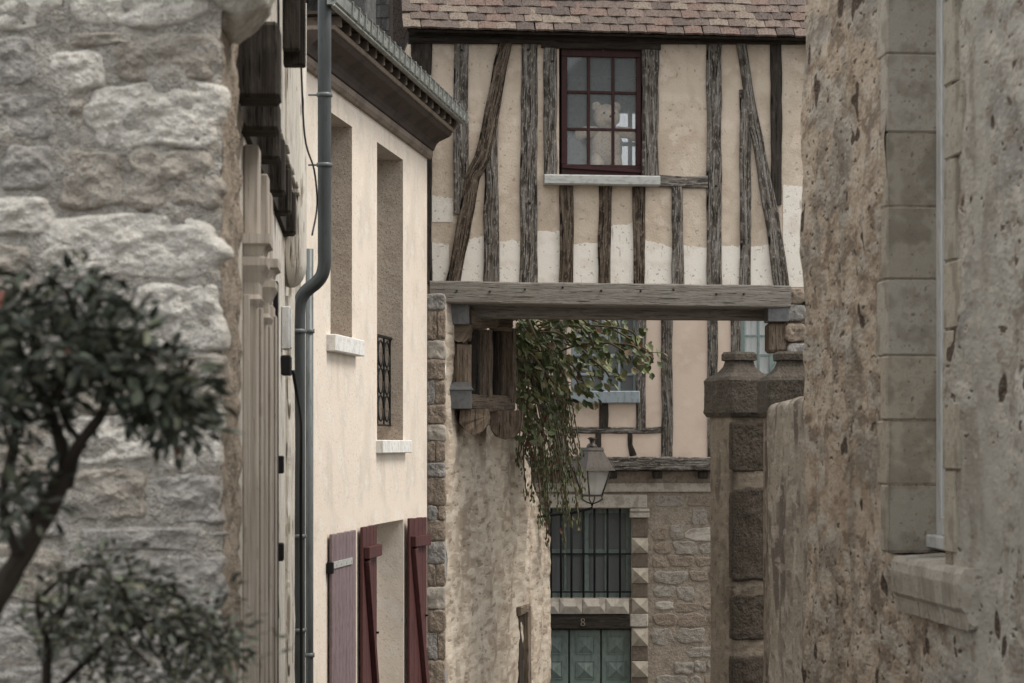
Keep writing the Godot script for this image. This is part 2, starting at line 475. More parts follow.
	M.limestone = mat(white, 0.93, painted(W, W, Color(0.69, 0.66, 0.615), [[blot2, Color(0.585, 0.555, 0.51), 0.45, 0.8, 0.8], [mid, Color(0.70, 0.67, 0.625), 0.55, 0.8, 0.6], [speck2, Color(0.42, 0.385, 0.345), 0.76, 0.86, 0.7], [blot, Color(0.53, 0.50, 0.455), 0.58, 0.75, 0.6], [wide0, Color(0.60, 0.555, 0.50), 0.6, 0.74, 0.5], [grain, Color(0.54, 0.51, 0.465), 0.58, 0.88, 0.5]]), stone_h, 0.7, Vector2(0.9, 0.9), true)
	M.boss_pale = tinted(M.limestone, Color(0.93, 0.92, 0.9))
	M.jambs = [M.limestone, tinted(M.limestone, Color(0.96, 0.955, 0.94)), tinted(M.limestone, Color(1.0, 0.99, 0.965)), tinted(M.limestone, Color(0.97, 0.975, 0.96))]
	M.boss_dark = mat(white, 0.95, painted(W, W, Color(0.40, 0.36, 0.32), [[mid, Color(0.33, 0.295, 0.26), 0.5, 0.75, 0.8], [blot2, Color(0.47, 0.43, 0.385), 0.5, 0.75, 0.6], [grain, Color(0.47, 0.425, 0.38), 0.6, 0.85, 0.5]]), stone_h, 0.8, Vector2(1.3, 1.3), true)
	# woods: grain runs along v; 1 unit of u is 0.4 m, of v 1.6 m
	var grainy := noise_bytes(20, 0.022, W, W, 5, 1, 6)
	var wood_h := heights(W, W, [[streak2, 0.3], [grainy, 0.35], [cracks, -0.6, 0.74, 0.85], [mid, 0.25], [grain, 0.15]])
	var ws := Vector2(1.7, 0.6)
	M.wood_dark = mat(Color(0.86, 0.86, 0.86), 0.93, painted(W, W, Color(0.265, 0.24, 0.215), [[grainy, Color(0.185, 0.165, 0.145), 0.45, 0.75, 0.8], [streak2, Color(0.32, 0.295, 0.27), 0.55, 0.85, 0.4], [blot2, Color(0.37, 0.345, 0.32), 0.55, 0.8, 0.5], [mid, Color(0.21, 0.19, 0.17), 0.55, 0.75, 0.5], [cracks, Color(0.08, 0.07, 0.06), 0.74, 0.84, 0.8]]), wood_h, 1.0, ws)
	M.wood_worn = mat(white, 0.93, painted(W, W, Color(0.41, 0.385, 0.355), [[blot2, Color(0.25, 0.225, 0.20), 0.46, 0.64, 0.85], [grainy, Color(0.55, 0.53, 0.505), 0.54, 0.72, 0.75], [streak, Color(0.19, 0.17, 0.15), 0.55, 0.76, 0.7], [mid, Color(0.63, 0.61, 0.58), 0.60, 0.76, 0.6], [grain, Color(0.22, 0.2, 0.18), 0.55, 0.85, 0.5], [cracks, Color(0.08, 0.07, 0.06), 0.70, 0.80, 0.9]]), wood_h, 1.4, ws)
	M.wood_brace = tinted(M.wood_worn, Color(0.82, 0.77, 0.72))
	M.wood_grey = mat(Color(1.12, 1.1, 1.08), 0.92, painted(W, W, Color(0.44, 0.43, 0.41), [[grainy, Color(0.36, 0.345, 0.33), 0.45, 0.75, 0.7], [streak2, Color(0.51, 0.50, 0.48), 0.5, 0.85, 0.5], [blot2, Color(0.40, 0.38, 0.355), 0.5, 0.75, 0.7], [mid, Color(0.33, 0.31, 0.29), 0.62, 0.8, 0.4], [cracks, Color(0.14, 0.13, 0.12), 0.76, 0.86, 0.8]]), wood_h, 1.0, ws)
	M.wood_brown = mat(white, 0.93, painted(W, W, Color(0.46, 0.405, 0.35), [[grainy, Color(0.36, 0.315, 0.27), 0.45, 0.75, 0.8], [blot2, Color(0.54, 0.485, 0.43), 0.5, 0.8, 0.6], [mid, Color(0.32, 0.28, 0.24), 0.6, 0.78, 0.5], [cracks, Color(0.15, 0.12, 0.1), 0.74, 0.84, 0.8]]), wood_h, 1.2, ws)
	M.wood_white = mat(white, 0.9, painted(W, W, Color(0.79, 0.765, 0.72), [[grainy, Color(0.70, 0.67, 0.62), 0.5, 0.8, 0.7], [streak2, Color(0.85, 0.83, 0.80), 0.5, 0.8, 0.5], [grainy, Color(0.46, 0.42, 0.37), 0.70, 0.80, 0.7], [blot2, Color(0.58, 0.53, 0.47), 0.66, 0.76, 0.55], [cracks, Color(0.26, 0.22, 0.18), 0.74, 0.84, 0.8]]), wood_h, 1.0, ws)
	# painted and metal things
	var worn := painted(W, W, white, [[blot2, Color(0.878, 0.87, 0.862), 0.45, 0.75, 0.8], [streak3, Color(0.818, 0.81, 0.802), 0.55, 0.85, 0.6], [speck, Color(0.597, 0.581, 0.565), 0.78, 0.86, 0.5], [grain, Color(0.9, 0.9, 0.9), 0.55, 0.85, 0.5]])
	var dull := painted(W, W, white, [[blot, Color(0.8, 0.8, 0.8), 0.45, 0.75, 0.7], [streak3, Color(1, 1, 1), 0.55, 0.85, 0.5], [mid, Color(0.778, 0.77, 0.762), 0.6, 0.8, 0.5]])
	var paint_h := heights(W, W, [[streak2, 0.6], [grain, 0.4]])
	M.burgundy = mat(Color(0.325, 0.205, 0.198), 0.6, worn, paint_h, 0.2, Vector2(2, 1))
	M.lilac = mat(Color(0.489, 0.425, 0.429), 0.6, worn, paint_h, 0.2, Vector2(2, 1))
	M.window_red = mat(Color(0.225, 0.135, 0.13), 0.55, worn, paint_h, 0.2, Vector2(2, 1))
	M.green = mat(Color(0.44, 0.485, 0.462), 0.6, worn, paint_h, 0.2, Vector2(2, 1))
	M.green_pale = mat(Color(0.50, 0.555, 0.54), 0.6, worn, paint_h, 0.2, Vector2(2, 1))
	M.blue = mat(Color(0.57, 0.605, 0.62), 0.6, worn, paint_h, 0.2, Vector2(2, 1))
	M.white = mat(Color(0.8, 0.8, 0.792), 0.5, worn, null, 0.0, Vector2(2, 1))
	M.sill_white = mat(Color(0.868, 0.86, 0.836), 0.85, worn, plaster_h, 0.2, Vector2(1.5, 1.5))
	M.cornice = mat(Color(0.29, 0.25, 0.225), 0.75, dull, paint_h, 0.2, Vector2(0.9, 0.6))
	M.cornice_pale = mat(Color(0.52, 0.472, 0.424), 0.8, dull, paint_h, 0.2, Vector2(0.9, 0.6))
	M.zinc = mat(Color(0.412, 0.424, 0.42), 0.42, dull, null, 0.0, Vector2(1.5, 0.5))
	M.zinc.metallic = 0.55
	M.sill_grey = mat(Color(0.66, 0.66, 0.64), 0.6, worn, plaster_h, 0.2, Vector2(2.5, 1.5))
	M.zinc_pale = mat(Color(0.56, 0.565, 0.54), 0.5, dull, null, 0.0, Vector2(1.5, 0.8))
	M.zinc_pale.metallic = 0.35
	M.pipe = mat(Color(0.25, 0.262, 0.258), 0.52, dull, null, 0.0, Vector2(2, 0.35))
	M.pipe.metallic = 0.3
	M.pipe.metallic_specular = 0.5
	M.pipe_pale = mat(Color(0.422, 0.434, 0.426), 0.45, dull, null, 0.0, Vector2(2, 0.35))
	M.pipe_pale.metallic = 0.3
	M.lead = mat(Color(0.42, 0.42, 0.42), 0.5, worn, null, 0.0, Vector2(2, 2))
	M.lead.metallic = 0.4
	M.iron = mat(Color(0.1, 0.1, 0.1), 0.55, worn, null, 0.0, Vector2(3, 3))
	M.lantern = mat(Color(0.296, 0.276, 0.256), 0.5, worn, null, 0.0, Vector2(3, 3))
	M.lantern.metallic = 0.5
	M.dark_room = mat(Color(0.52, 0.48, 0.44), 0.95)   # plain papered rooms, lit only through their windows
	M.room = mat(Color(0.61, 0.562, 0.506), 0.95, painted(W, W, white, [[blot2, Color(0.697, 0.681, 0.657), 0.5, 0.75, 0.8], [mid, Color(0.797, 0.781, 0.765), 0.55, 0.8, 0.6]]), plaster_h, 0.6, Vector2(0.6, 0.6))
	M.curtain = mat(Color(0.88, 0.88, 0.864), 0.9)
	M.net = mat(Color(0.82, 0.83, 0.82, 0.62), 0.95)  # half-clear sheet that tones down the sky in the back window
	M.net.transparency = BaseMaterial3D.TRANSPARENCY_ALPHA
	M.plush = mat(Color(0.84, 0.765, 0.68), 1.0, painted(W, W, white, [[mid, Color(0.797, 0.781, 0.757), 0.5, 0.75, 0.8], [grain, Color(0.745, 0.721, 0.705), 0.5, 0.8, 0.8]]), heights(W, W, [[grain, 0.6], [speck, 0.4]]), 1.5, Vector2(1.6, 1.6), true)
	M.plush_dark = mat(Color(0.126, 0.102, 0.0936), 0.5)
	var glass := StandardMaterial3D.new()
	glass.transparency = BaseMaterial3D.TRANSPARENCY_ALPHA
	glass.albedo_color = Color(0.904, 0.928, 0.928, 0.08)
	glass.roughness = 0.03
	glass.metallic_specular = 0.35
	M.glass = glass
	var lamp_glass := StandardMaterial3D.new()
	lamp_glass.transparency = BaseMaterial3D.TRANSPARENCY_ALPHA
	lamp_glass.albedo_color = Color(0.716, 0.7, 0.66, 0.5)
	lamp_glass.roughness = 0.12
	M.lamp_glass = lamp_glass
	# roof tiles and slate
	var tile_h := heights(W, W, [[mid, 0.4], [grain, 0.4], [blot2, 0.2]])
	var tile_tex := painted(W, W, white, [[mid, Color(0.654, 0.622, 0.606), 0.5, 0.72, 0.8], [speck, Color(0.297, 0.281, 0.273), 0.66, 0.76, 0.8], [grain, Color(0.734, 0.702, 0.686), 0.5, 0.8, 0.7], [speck2, Color(0.996, 0.98, 0.948), 0.7, 0.8, 0.5]])
	M.tiles = []
	for c in [Color(0.45, 0.40, 0.37), Color(0.50, 0.445, 0.41), Color(0.39, 0.35, 0.33), Color(0.53, 0.485, 0.44), Color(0.43, 0.39, 0.365), Color(0.48, 0.41, 0.375)]:
		M.tiles.append(mat(c, 0.95, tile_tex, tile_h, 0.8, Vector2(1.6, 1.6), true))
	M.slate = mat(white, 0.9, painted(W, W, Color(0.339, 0.335, 0.327), [[blot2, Color(0.259, 0.255, 0.247), 0.45, 0.75, 0.8], [streak, Color(0.439, 0.435, 0.423), 0.55, 0.8, 0.6], [speck, Color(0.518, 0.51, 0.494), 0.76, 0.86, 0.6], [grain, Color(0.239, 0.235, 0.231), 0.6, 0.85, 0.6]]), stone_h, 1.2, Vector2(0.7, 0.7))
	M.street = mat(white, 0.95, painted(W, W, Color(0.397, 0.385, 0.365), [[blot2, Color(0.327, 0.315, 0.299), 0.45, 0.75, 0.8], [mid, Color(0.457, 0.445, 0.425), 0.55, 0.8, 0.6], [grain, Color(0.278, 0.27, 0.254), 0.55, 0.85, 0.6]]), stone_h, 1.0, Vector2(0.6, 0.6))
	M.bark = mat(Color(0.21, 0.185, 0.16), 0.95, worn, wood_h, 1.0, Vector2(6, 1.2))
	M.stem = mat(Color(0.42, 0.38, 0.31), 0.9, worn, null, 0.0, Vector2(6, 2))
	M.leaf = StandardMaterial3D.new()
	M.leaf.vertex_color_use_as_albedo = true
	M.leaf.roughness = 0.55
	M.leaf.metallic_specular = 0.35
	M.leaf.backlight_enabled = true
	M.leaf.backlight = Color(0.101, 0.117, 0.0695)
	M.flaking_world = M.flaking.duplicate()
	M.flaking_world.uv1_triplanar = true
	M.flaking_world.uv1_world_triplanar = true
	M.flaking_world.uv1_scale = Vector3(0.8, 0.5, 0.8)
	M.streaked = mat(white, 0.96, painted(W, W, Color(0.545, 0.505, 0.45), [[blot, Color(0.44, 0.40, 0.355), 0.45, 0.7, 0.8], [blot2, Color(0.63, 0.59, 0.535), 0.54, 0.7, 0.7], [streak3, Color(0.30, 0.27, 0.24), 0.56, 0.72, 0.75], [mid, Color(0.36, 0.325, 0.285), 0.62, 0.74, 0.6], [wide, Color(0.68, 0.64, 0.59), 0.66, 0.76, 0.5], [grain, Color(0.40, 0.365, 0.32), 0.55, 0.85, 0.4]]), plaster_h, 1.2, Vector2(0.13, 0.4))
	M.streaked_shaft = M.streaked.duplicate()
	M.streaked_shaft.albedo_color = Color(0.9, 0.89, 0.88)
	M.streaked_shaft.uv1_triplanar = true
	M.streaked_shaft.uv1_world_triplanar = true
	M.streaked_shaft.uv1_scale = Vector3(0.6, 0.5, 0.6)
	M.pilaster = mat(white, 0.9, painted(W, W, Color(0.692, 0.656, 0.612), [[streak, Color(0.592, 0.552, 0.504), 0.45, 0.8, 0.8], [streak3, Color(0.763, 0.731, 0.691), 0.55, 0.85, 0.6], [blot2, Color(0.492, 0.452, 0.412), 0.66, 0.8, 0.4]]), wood_h, 0.4, ws)
	M.old_render = old_render()

# The large rendered wall: warm ochre at its far end, grey and lichened nearer, pocked with holes. 6 m by 6 m, no repeat in view.
func old_render() -> StandardMaterial3D:
	var W := 768
	var V := 1536
	var blot := noise_bytes(31, 0.0045, W, V, 5)
	var blot2 := noise_bytes(32, 0.010, W, V, 6)
	var mid := noise_bytes(33, 0.030, W, V, 5)
	var grain := noise_bytes(34, 0.14, W, V, 3)
	var pits := noise_bytes(35, 0.055, W, V, 3)
	var holes := noise_bytes(38, 0.016, W, V, 3, 1, 2)
	var runs := noise_bytes(36, 0.022, W, V, 5, 1, 6)
	var patch := noise_bytes(37, 0.017, W, V, 6)
	var zone := PackedByteArray()   # how far towards the grey end, with a ragged border
	zone.resize(W * V)
	for j in V:
		for i in W:
			var k := j * W + i
			zone[k] = clampi(int((i / float(W) * 6.0 - 2.75) * 170.0 + blot[k] * 0.55 + patch[k] * 0.45 - 10.0), 0, 255)
	var tex := painted(W, V, Color(0.70, 0.635, 0.565), [
		[blot2, Color(0.60, 0.53, 0.46), 0.42, 0.66, 0.85], [patch, Color(0.77, 0.72, 0.655), 0.58, 0.66, 0.7], [patch, Color(0.47, 0.41, 0.355), 0.38, 0.31, 0.75],
		[zone, Color(0.655, 0.64, 0.605), 0.35, 0.65, 0.85], [runs, Color(0.50, 0.465, 0.42), 0.55, 0.74, 0.55], [blot2, Color(0.73, 0.715, 0.68), 0.63, 0.72, 0.6], [blot, Color(0.49, 0.48, 0.46), 0.60, 0.76, 0.5], [mid, Color(0.76, 0.725, 0.675), 0.60, 0.70, 0.55],
		[mid, Color(0.48, 0.43, 0.38), 0.33, 0.24, 0.55], [pits, Color(0.31, 0.265, 0.225), 0.76, 0.81, 0.85], [holes, Color(0.25, 0.205, 0.17), 0.82, 0.85, 0.9], [grain, Color(0.50, 0.45, 0.40), 0.57, 0.82, 0.5], [grain, Color(0.77, 0.74, 0.695), 0.36, 0.2, 0.4]])
	var h := heights(W, V, [[blot2, 0.3], [patch, 0.2, 0.30, 0.66], [mid, 0.3], [pits, -0.35, 0.72, 0.82], [holes, -0.35, 0.8, 0.87], [grain, 0.25]])
	return mat(Color.WHITE, 0.96, tex, h, 1.5, Vector2(1.0 / 6.0, 1.0 / 6.0))

# ------------------------------------------------------------------ scene
func _ready() -> void:
	wob.seed = 11; wob.frequency = 0.02; wob.fractal_octaves = 3
	fine.seed = 12; fine.frequency = 0.02; fine.fractal_octaves = 3
	rng.seed = 7
	view_and_light()
	make_materials()
	build_street()
	build_gatehouse()
	build_cream_house()
	build_passage()
	build_back_house()
	build_right_side()
	build_near_left()
	build_plants()

func view_and_light() -> void:
	var cam := Camera3D.new()
	cam.name = "camera"
	add_child(cam)
	cam.position = Vector3(0, EYE, 0)
	var lens := CameraAttributesPhysical.new()
	lens.frustum_near = 0.1
	lens.frustum_far = 400.0
	lens.frustum_focal_length = 77.0
	lens.frustum_focus_distance = 25.0
	lens.exposure_aperture = 6.3
	cam.attributes = lens
	cam.set_frustum(0.1 * 683.0 / FOCAL, Vector2(0, 0.1 * (HORIZON - 341.5) / FOCAL), 0.1, 400.0)
	cam.keep_aspect = Camera3D.KEEP_HEIGHT
	cam.current = true
	var sky := ProceduralSkyMaterial.new()
	sky.sky_top_color = Color(0.905, 0.92, 0.935)
	sky.sky_horizon_color = Color(0.85, 0.86, 0.87)
	sky.sky_curve = 0.3
	sky.ground_bottom_color = Color(0.30, 0.29, 0.27)
	sky.ground_horizon_color = Color(0.45, 0.44, 0.42)
	sky.energy_multiplier = 1.0
	var env := Environment.new()
	env.background_mode = Environment.BG_SKY
	env.sky = Sky.new()
	env.sky.sky_material = sky
	env.tonemap_mode = Environment.TONE_MAPPER_LINEAR
	env.tonemap_exposure = 1.88
	env.sdfgi_enabled = true
	env.ssao_enabled = true
	env.ssil_enabled = true
	var we := WorldEnvironment.new()
	we.name = "environment"
	we.environment = env
	add_child(we)
	var sun := DirectionalLight3D.new()   # a veiled sun high over the right-hand roofs
	sun.name = "sun"
	sun.light_energy = 0.5
	sun.light_color = Color(1.0, 0.98, 0.955)
	sun.light_angular_distance = 24.0
	sun.shadow_enabled = true
	add_child(sun)
	sun.look_at_from_position(Vector3(6.0, 9.0, 1.5), Vector3.ZERO)

func build_street() -> void:
	var s := Shape.new()
	s.face([Vector3(-60, ground(-30), 30), Vector3(60, ground(-30), 30), Vector3(60, ground(60), -60), Vector3(-60, ground(60), -60)], Vector3.UP)
	s.face([Vector3(-60, ground(60), -60), Vector3(60, ground(60), -60), Vector3(60, ground(60), -200), Vector3(-60, ground(60), -200)], Vector3.UP)
	var o := part(self, "street", s.done(), M.street)
	tag(o, "grey paved lane that runs downhill between the old houses", "street", "", "structure")

# ------------------------------------------------------------------ the timber-framed house over the lane
func build_gatehouse() -> void:
	var fr := frame(1.17, 25.0, Vector3(1, 0, -0.12))
	var t := thing("timber_framed_house", "half-timbered upper house bridging the lane on a grey beam, brown tiles above", "house", fr)
	var L := func(x: float, y: float, z := 0.0) -> Vector3: return loc(fr, x, y, z)
	var left: float = L.call(411, 283).x
	var right: float = L.call(845, 283).x
	var floor_y: float = L.call(610, 300).y
	var eave: float = L.call(610, 36).y
	var wl: Vector3 = L.call(559, 177)
	var wh: Vector3 = L.call(643, 46)
	var hole := [wl.x, wl.y, wh.x, wh.y]
	# plaster front and room
	part(t, "plaster_front", pierced(left, floor_y, right, eave, [hole], 0.0), M.tan)
	part(t, "window_reveal", reveal(hole, -0.18, 0.0), M.wood_dark)
	var back := -2.5
	var bw := [L.call(613, 170, back).x, L.call(613, 178, back).y, L.call(650, 110, back).x, L.call(640, 108, back).y]
	part(t, "inner_front", pierced(left, floor_y, right, eave, [hole], -0.18, -1.0), M.room)
	part(t, "back_wall", pierced(left, floor_y, right, eave, [bw], back, 1.0), M.room)
	part(t, "back_wall_outside", pierced(left, floor_y, right, eave, [bw], back - 0.2, -1.0), M.tan)
	part(t, "back_window_reveal", reveal(bw, back - 0.2, back), M.wood_dark)
	part(t, "side_wall", boxed(Vector3(left, floor_y, back - 0.2), Vector3(left + 0.15, eave, -0.01), 0.0), M.tan)
	part(t, "side_wall", boxed(Vector3(right - 0.15, floor_y, back - 0.2), Vector3(right, eave, -0.01), 0.0), M.tan)
	part(t, "floor", boxed(Vector3(left, floor_y - 0.03, back - 0.22), Vector3(right, floor_y + 0.05, -0.005), 0.0), M.wood_dark)
	part(t, "ceiling", boxed(Vector3(left, eave - 0.04, back - 0.2), Vector3(right, eave + 0.1, -0.008), 0.0), M.wood_dark)
	# the window seen across the room
	var bwin := empty(t, "back_window")
	for k in 3:
		var x: float = lerpf(bw[0] + 0.03, bw[2] - 0.03, k / 2.0)
		part(bwin, "muntin", boxed(Vector3(x - 0.025, bw[1], back - 0.13), Vector3(x + 0.025, bw[3], back - 0.09)), M.white)
	for k in 3:
		var y: float = lerpf(bw[1] + 0.03, bw[3] - 0.03, k / 2.0)
		part(bwin, "muntin", boxed(Vector3(bw[0], y - 0.025, back - 0.128), Vector3(bw[2], y + 0.025, back - 0.092)), M.white)
	part(bwin, "pane", boxed(Vector3(bw[0], bw[1], back - 0.112), Vector3(bw[2], bw[3], back - 0.108), 0.0), M.glass)
	var net := Shape.new(true)
	var np := []
	for j in 2:
		for i in 31: np.append(Vector3(lerpf(bw[0] - 0.03, bw[2] + 0.03, i / 30.0), bw[1] - 0.02 if j == 0 else bw[3] + 0.02, back + 0.03 + 0.012 * sin(i * 1.3)))
	net.grid(np, 30)
	part(bwin, "dimming_net", net.done(), M.net)  # added sheet, dims the bright sky seen through the back window
	# posts, braces, rails: [name, material, stations in pixels [x, y, width]]
	var tz := 0.035
	var beams := [
		["corner_post", M.wood_dark, [[421.5, 284, 20], [421.5, 34, 20]]],
		["post", M.wood_worn, [[460.5, 214, 14], [461, 36, 14]]],
		["brace", M.wood_brace, [[453, 282, 14], [473, 177, 15], [482, 158, 16], [495, 94, 14], [506.5, 36, 13.5]]],
		["post", M.wood_worn, [[491, 283, 15], [491, 215, 14], [491.5, 118, 13]]],
		["post", M.wood_worn, [[528, 283, 17.5], [529, 160, 17], [529.5, 36, 17]]],
		["window_post", M.wood_worn, [[550, 178, 13.5], [550, 37, 13.5]]],
		["window_post", M.wood_worn, [[650, 179, 16], [650, 38, 17]]],
		["short_post", M.wood_brace, [[566, 283, 13.5], [566, 186, 13.5]]],
		["short_post", M.wood_brace, [[604.5, 284, 12], [605, 186, 12.5]]],
		["short_post", M.wood_brace, [[639, 284, 12], [639, 187, 12.5]]],
		["short_post", M.wood_worn, [[677.5, 285, 11.5], [677, 187, 10.5]]],
		["rail", M.wood_worn, [[657, 181, 12], [682, 182, 11], [707, 182, 12]]],
		["post", M.wood_worn, [[714, 286, 14.5], [714, 160, 15], [713.5, 42, 15]]],
		["post", M.wood_worn, [[745, 286, 11.5], [745, 180, 11], [744.5, 90, 10.5]]],
		["brace", M.wood_worn, [[781, 287, 15], [771, 215, 15], [760, 155, 11], [748, 95, 10], [741, 42, 10.5]]],
		["post", M.wood_dark, [[776, 205, 10], [776, 130, 11], [775.5, 42, 11.5]]],
		["post", M.wood_worn, [[822, 287, 14], [822, 42, 14]]],
	]
	var i := 0
	for b in beams:
		var st := []
		for p in b[2]:
			var c: Vector3 = L.call(p[0], p[1])
			st.append([c.x, c.y, p[2] / 87.5])
		var up: float = tz + (0.012 if b[0] == "brace" else 0.0) + 0.0023 * (i % 4)
		part(t, b[0], timber(st, -0.03, up, 0.11, 100 + i), b[1])
		i += 1
	var a: Vector3 = L.call(408, 40)
	var e: Vector3 = L.call(845, 41)
	part(t, "wall_plate", timber([[a.x, a.y + 0.03, 0.15], [e.x, e.y + 0.03, 0.15]], -0.03, 0.07, 0.03, 140), M.wood_dark)
	# paler repairs at the foot of each panel, with ragged upper edges
	var pale := [[432, 449, 243, 244, 284], [432, 453.5, 196, 198, 222], [457, 484, 241, 236, 284], [498, 520, 241, 240, 284], [537, 560, 231, 231, 285], [572.5, 599, 244, 243, 285], [610.5, 633.5, 226, 223, 285], [644.5, 672, 239, 247, 286], [683, 707, 246, 247, 286], [721, 740, 246, 246, 287], [750, 775, 247, 243, 287], [783, 805, 185, 186, 287]]
	for q in pale:
		var s := Shape.new()
		var n := 14
		for k in n:
			var t0 := float(k) / n; var t1 := float(k + 1) / n
			var pts := []
			for zp in [0.004]:
				var x0 := lerpf(q[0], q[1], t0); var x1 := lerpf(q[0], q[1], t1)
				var y0 := lerpf(q[2], q[3], t0) + 2.0 * fine.get_noise_2d(x0 * 7.0, q[2] * 10.0)
				var y1 := lerpf(q[2], q[3], t1) + 2.0 * fine.get_noise_2d(x1 * 7.0, q[2] * 10.0)
				var c0: Vector3 = L.call(x0, y0, zp); var c1: Vector3 = L.call(x1, y1, zp)
				s.face([L.call(x0, q[4], zp), L.call(x1, q[4], zp), c1, c0], Vector3(0, 0, 1))
				s.face([c0, c1, c1 - Vector3(0, 0, zp), c0 - Vector3(0, 0, zp)], Vector3(0, 1, 0))
			pts.clear()
		part(t, "plaster_repair", s.done(), M.pale)
	# the great beam and its soffit
	var bl: Vector3 = L.call(429, 292.3)
	var br: Vector3 = L.call(789, 297)
	part(t, "great_beam", timber([[bl.x, bl.y, 0.25], [lerpf(bl.x, br.x, 0.5), lerpf(bl.y, br.y, 0.5) - 0.004, 0.25], [br.x, br.y, 0.25]], -0.35, 0.11, 0.03, 150), M.wood_grey)
	var ib0: Vector3 = L.call(468, 311, -0.42); var ib1: Vector3 = L.call(770, 313, -0.42)
	part(t, "inner_beam", timber([[ib0.x, ib0.y, 0.155], [ib1.x, ib1.y, 0.155]], -0.7, -0.40, 0.02, 151), M.wood_grey)
	var bs := Shape.new()
	bs.sweep([Vector3(left, floor_y + 0.03, back - 0.1), Vector3(right, floor_y + 0.03, back - 0.1)], rect(0.2, 0.19, 0.015), Vector3.UP, true, true, 0.004, rng)
	part(t, "back_beam", bs.done(), M.wood_dark)
	for k in 7:
		var x: float = lerpf(left + 0.3, right - 0.3, k / 6.0)
		part(t, "joist", boxed(Vector3(x - 0.07, floor_y - 0.1, back + 0.8), Vector3(x + 0.07, floor_y - 0.031, -0.71), 0.01), M.wood_dark)
	rng.seed = 160
	for q in [[528, 288], [566, 287], [604, 288], [640, 289], [677, 288], [714, 291], [745, 290], [491, 287], [455, 286], [528, 46], [714, 50], [461, 46], [550, 60], [650, 62], [529, 200], [714, 182], [491, 240], [775, 270]]:   # oak pegs
		var pz := 0.115 if q[1] > 284 else 0.045
		var pc: Vector3 = L.call(q[0] + rng.randf_range(-4, 4), q[1] + rng.randf_range(0, 5), pz)
		part(t, "peg", tube([pc - Vector3(0, 0, 0.03), pc + Vector3(0, 0, rng.randf_range(0.004, 0.014))], 0.013, 7, Vector3.UP), M.wood_dark)
	# window
	var win := empty(t, "window")
	var z := -0.05
	var p0: Vector3 = L.call(561, 172, z); var p1: Vector3 = L.call(641, 49, z)
	var g0: Vector3 = L.call(567, 164.5, z); var g1: Vector3 = L.call(636, 58, z)
	part(win, "frame_bottom", boxed(Vector3(p0.x, p0.y - 0.05, z - 0.06), Vector3(p1.x, g0.y, z + 0.03), 0.006), M.window_red)
	part(win, "frame_top", boxed(Vector3(p0.x, g1.y, z - 0.06), Vector3(p1.x, p1.y, z + 0.03), 0.006), M.window_red)
	part(win, "frame_side", boxed(Vector3(p0.x, g0.y, z - 0.06), Vector3(g0.x, g1.y, z + 0.028), 0.006), M.window_red)
	part(win, "frame_side", boxed(Vector3(g1.x, g0.y, z - 0.06), Vector3(p1.x, g1.y, z + 0.028), 0.006), M.window_red)
	var xs := [g0.x, L.call(588.5, 100, z).x, L.call(613, 100, z).x, g1.x]
	var ys := [g0.y, L.call(600, 129.5, z).y, L.call(600, 92.5, z).y, g1.y]
	for k in [1, 2]:
		part(win, "muntin", boxed(Vector3(xs[k] - 0.016, g0.y, z - 0.03), Vector3(xs[k] + 0.016, g1.y, z + 0.014), 0.004), M.window_red)
		part(win, "muntin", boxed(Vector3(g0.x, ys[k] - 0.015, z - 0.028), Vector3(g1.x, ys[k] + 0.015, z + 0.012), 0.004), M.window_red)
	for c in 3:
		for r in 3:
			part(win, "pane", boxed(Vector3(xs[c], ys[r], z - 0.012), Vector3(xs[c + 1], ys[r + 1], z - 0.009), 0.0), M.glass)
	part(win, "latch", blob(L.call(603, 50, z + 0.03), Vector3(0.012, 0.012, 0.012), 1.0, 0.0, 6), M.lead)
	var bar := Shape.new()
	bar.sweep([L.call(562, 166.5, z + 0.045), L.call(641, 171.5, z + 0.045)], rect(0.03, 0.035, 0.004), Vector3.UP)
	part(win, "weather_bar", bar.done(), M.window_red)
	var s0: Vector3 = L.call(543, 187); var s1: Vector3 = L.call(658, 176)
	var sill := Shape.new()
	sill.sweep([Vector3(s0.x, 0, 0), Vector3(s1.x, 0, 0)], [Vector2(-0.1, s0.y + 0.02), Vector2(0.13, s0.y + 0.015), Vector2(0.15, s0.y + 0.03), Vector2(0.15, s1.y - 0.03), Vector2(0.12, s1.y - 0.012), Vector2(-0.1, s1.y)], Vector3.UP)
	part(win, "sill", sill.done(), M.sill_grey)
	var head0: Vector3 = L.call(541, 48); var head1: Vector3 = L.call(660, 41)
	part(win, "lintel", timber([[head0.x, (head0.y + head1.y) / 2, 0.11], [head1.x, (head0.y + head1.y) / 2, 0.11]], -0.03, 0.055, 0.03, 155), M.wood_dark)
	# roof of plain tiles, each a tile
	var roof := empty(t, "roof")
	var pitch := deg_to_rad(50)
	var edge: Vector3 = L.call(405, 27.3, 0.28)
	var rex: float = right + 0.1
	var up := Vector3(0, sin(pitch), -cos(pitch))
	var out := Vector3(0, cos(pitch), sin(pitch))
	var base := Vector3(0, edge.y, 0.28)
	var slab := Shape.new()
	var sa := base - out * 0.03
	slab.face([Vector3(edge.x + 0.03, 0, 0) + sa, Vector3(rex, 0, 0) + sa, Vector3(rex, 0, 0) + sa + up * 3.2, Vector3(edge.x + 0.03, 0, 0) + sa + up * 3.2], out)
	slab.face([Vector3(edge.x + 0.03, 0, 0) + sa - out * 0.03, Vector3(rex, 0, 0) + sa - out * 0.03, Vector3(rex, 0, 0) + sa - out * 0.03 + up * 3.2, Vector3(edge.x + 0.03, 0, 0) + sa - out * 0.03 + up * 3.2], -out)
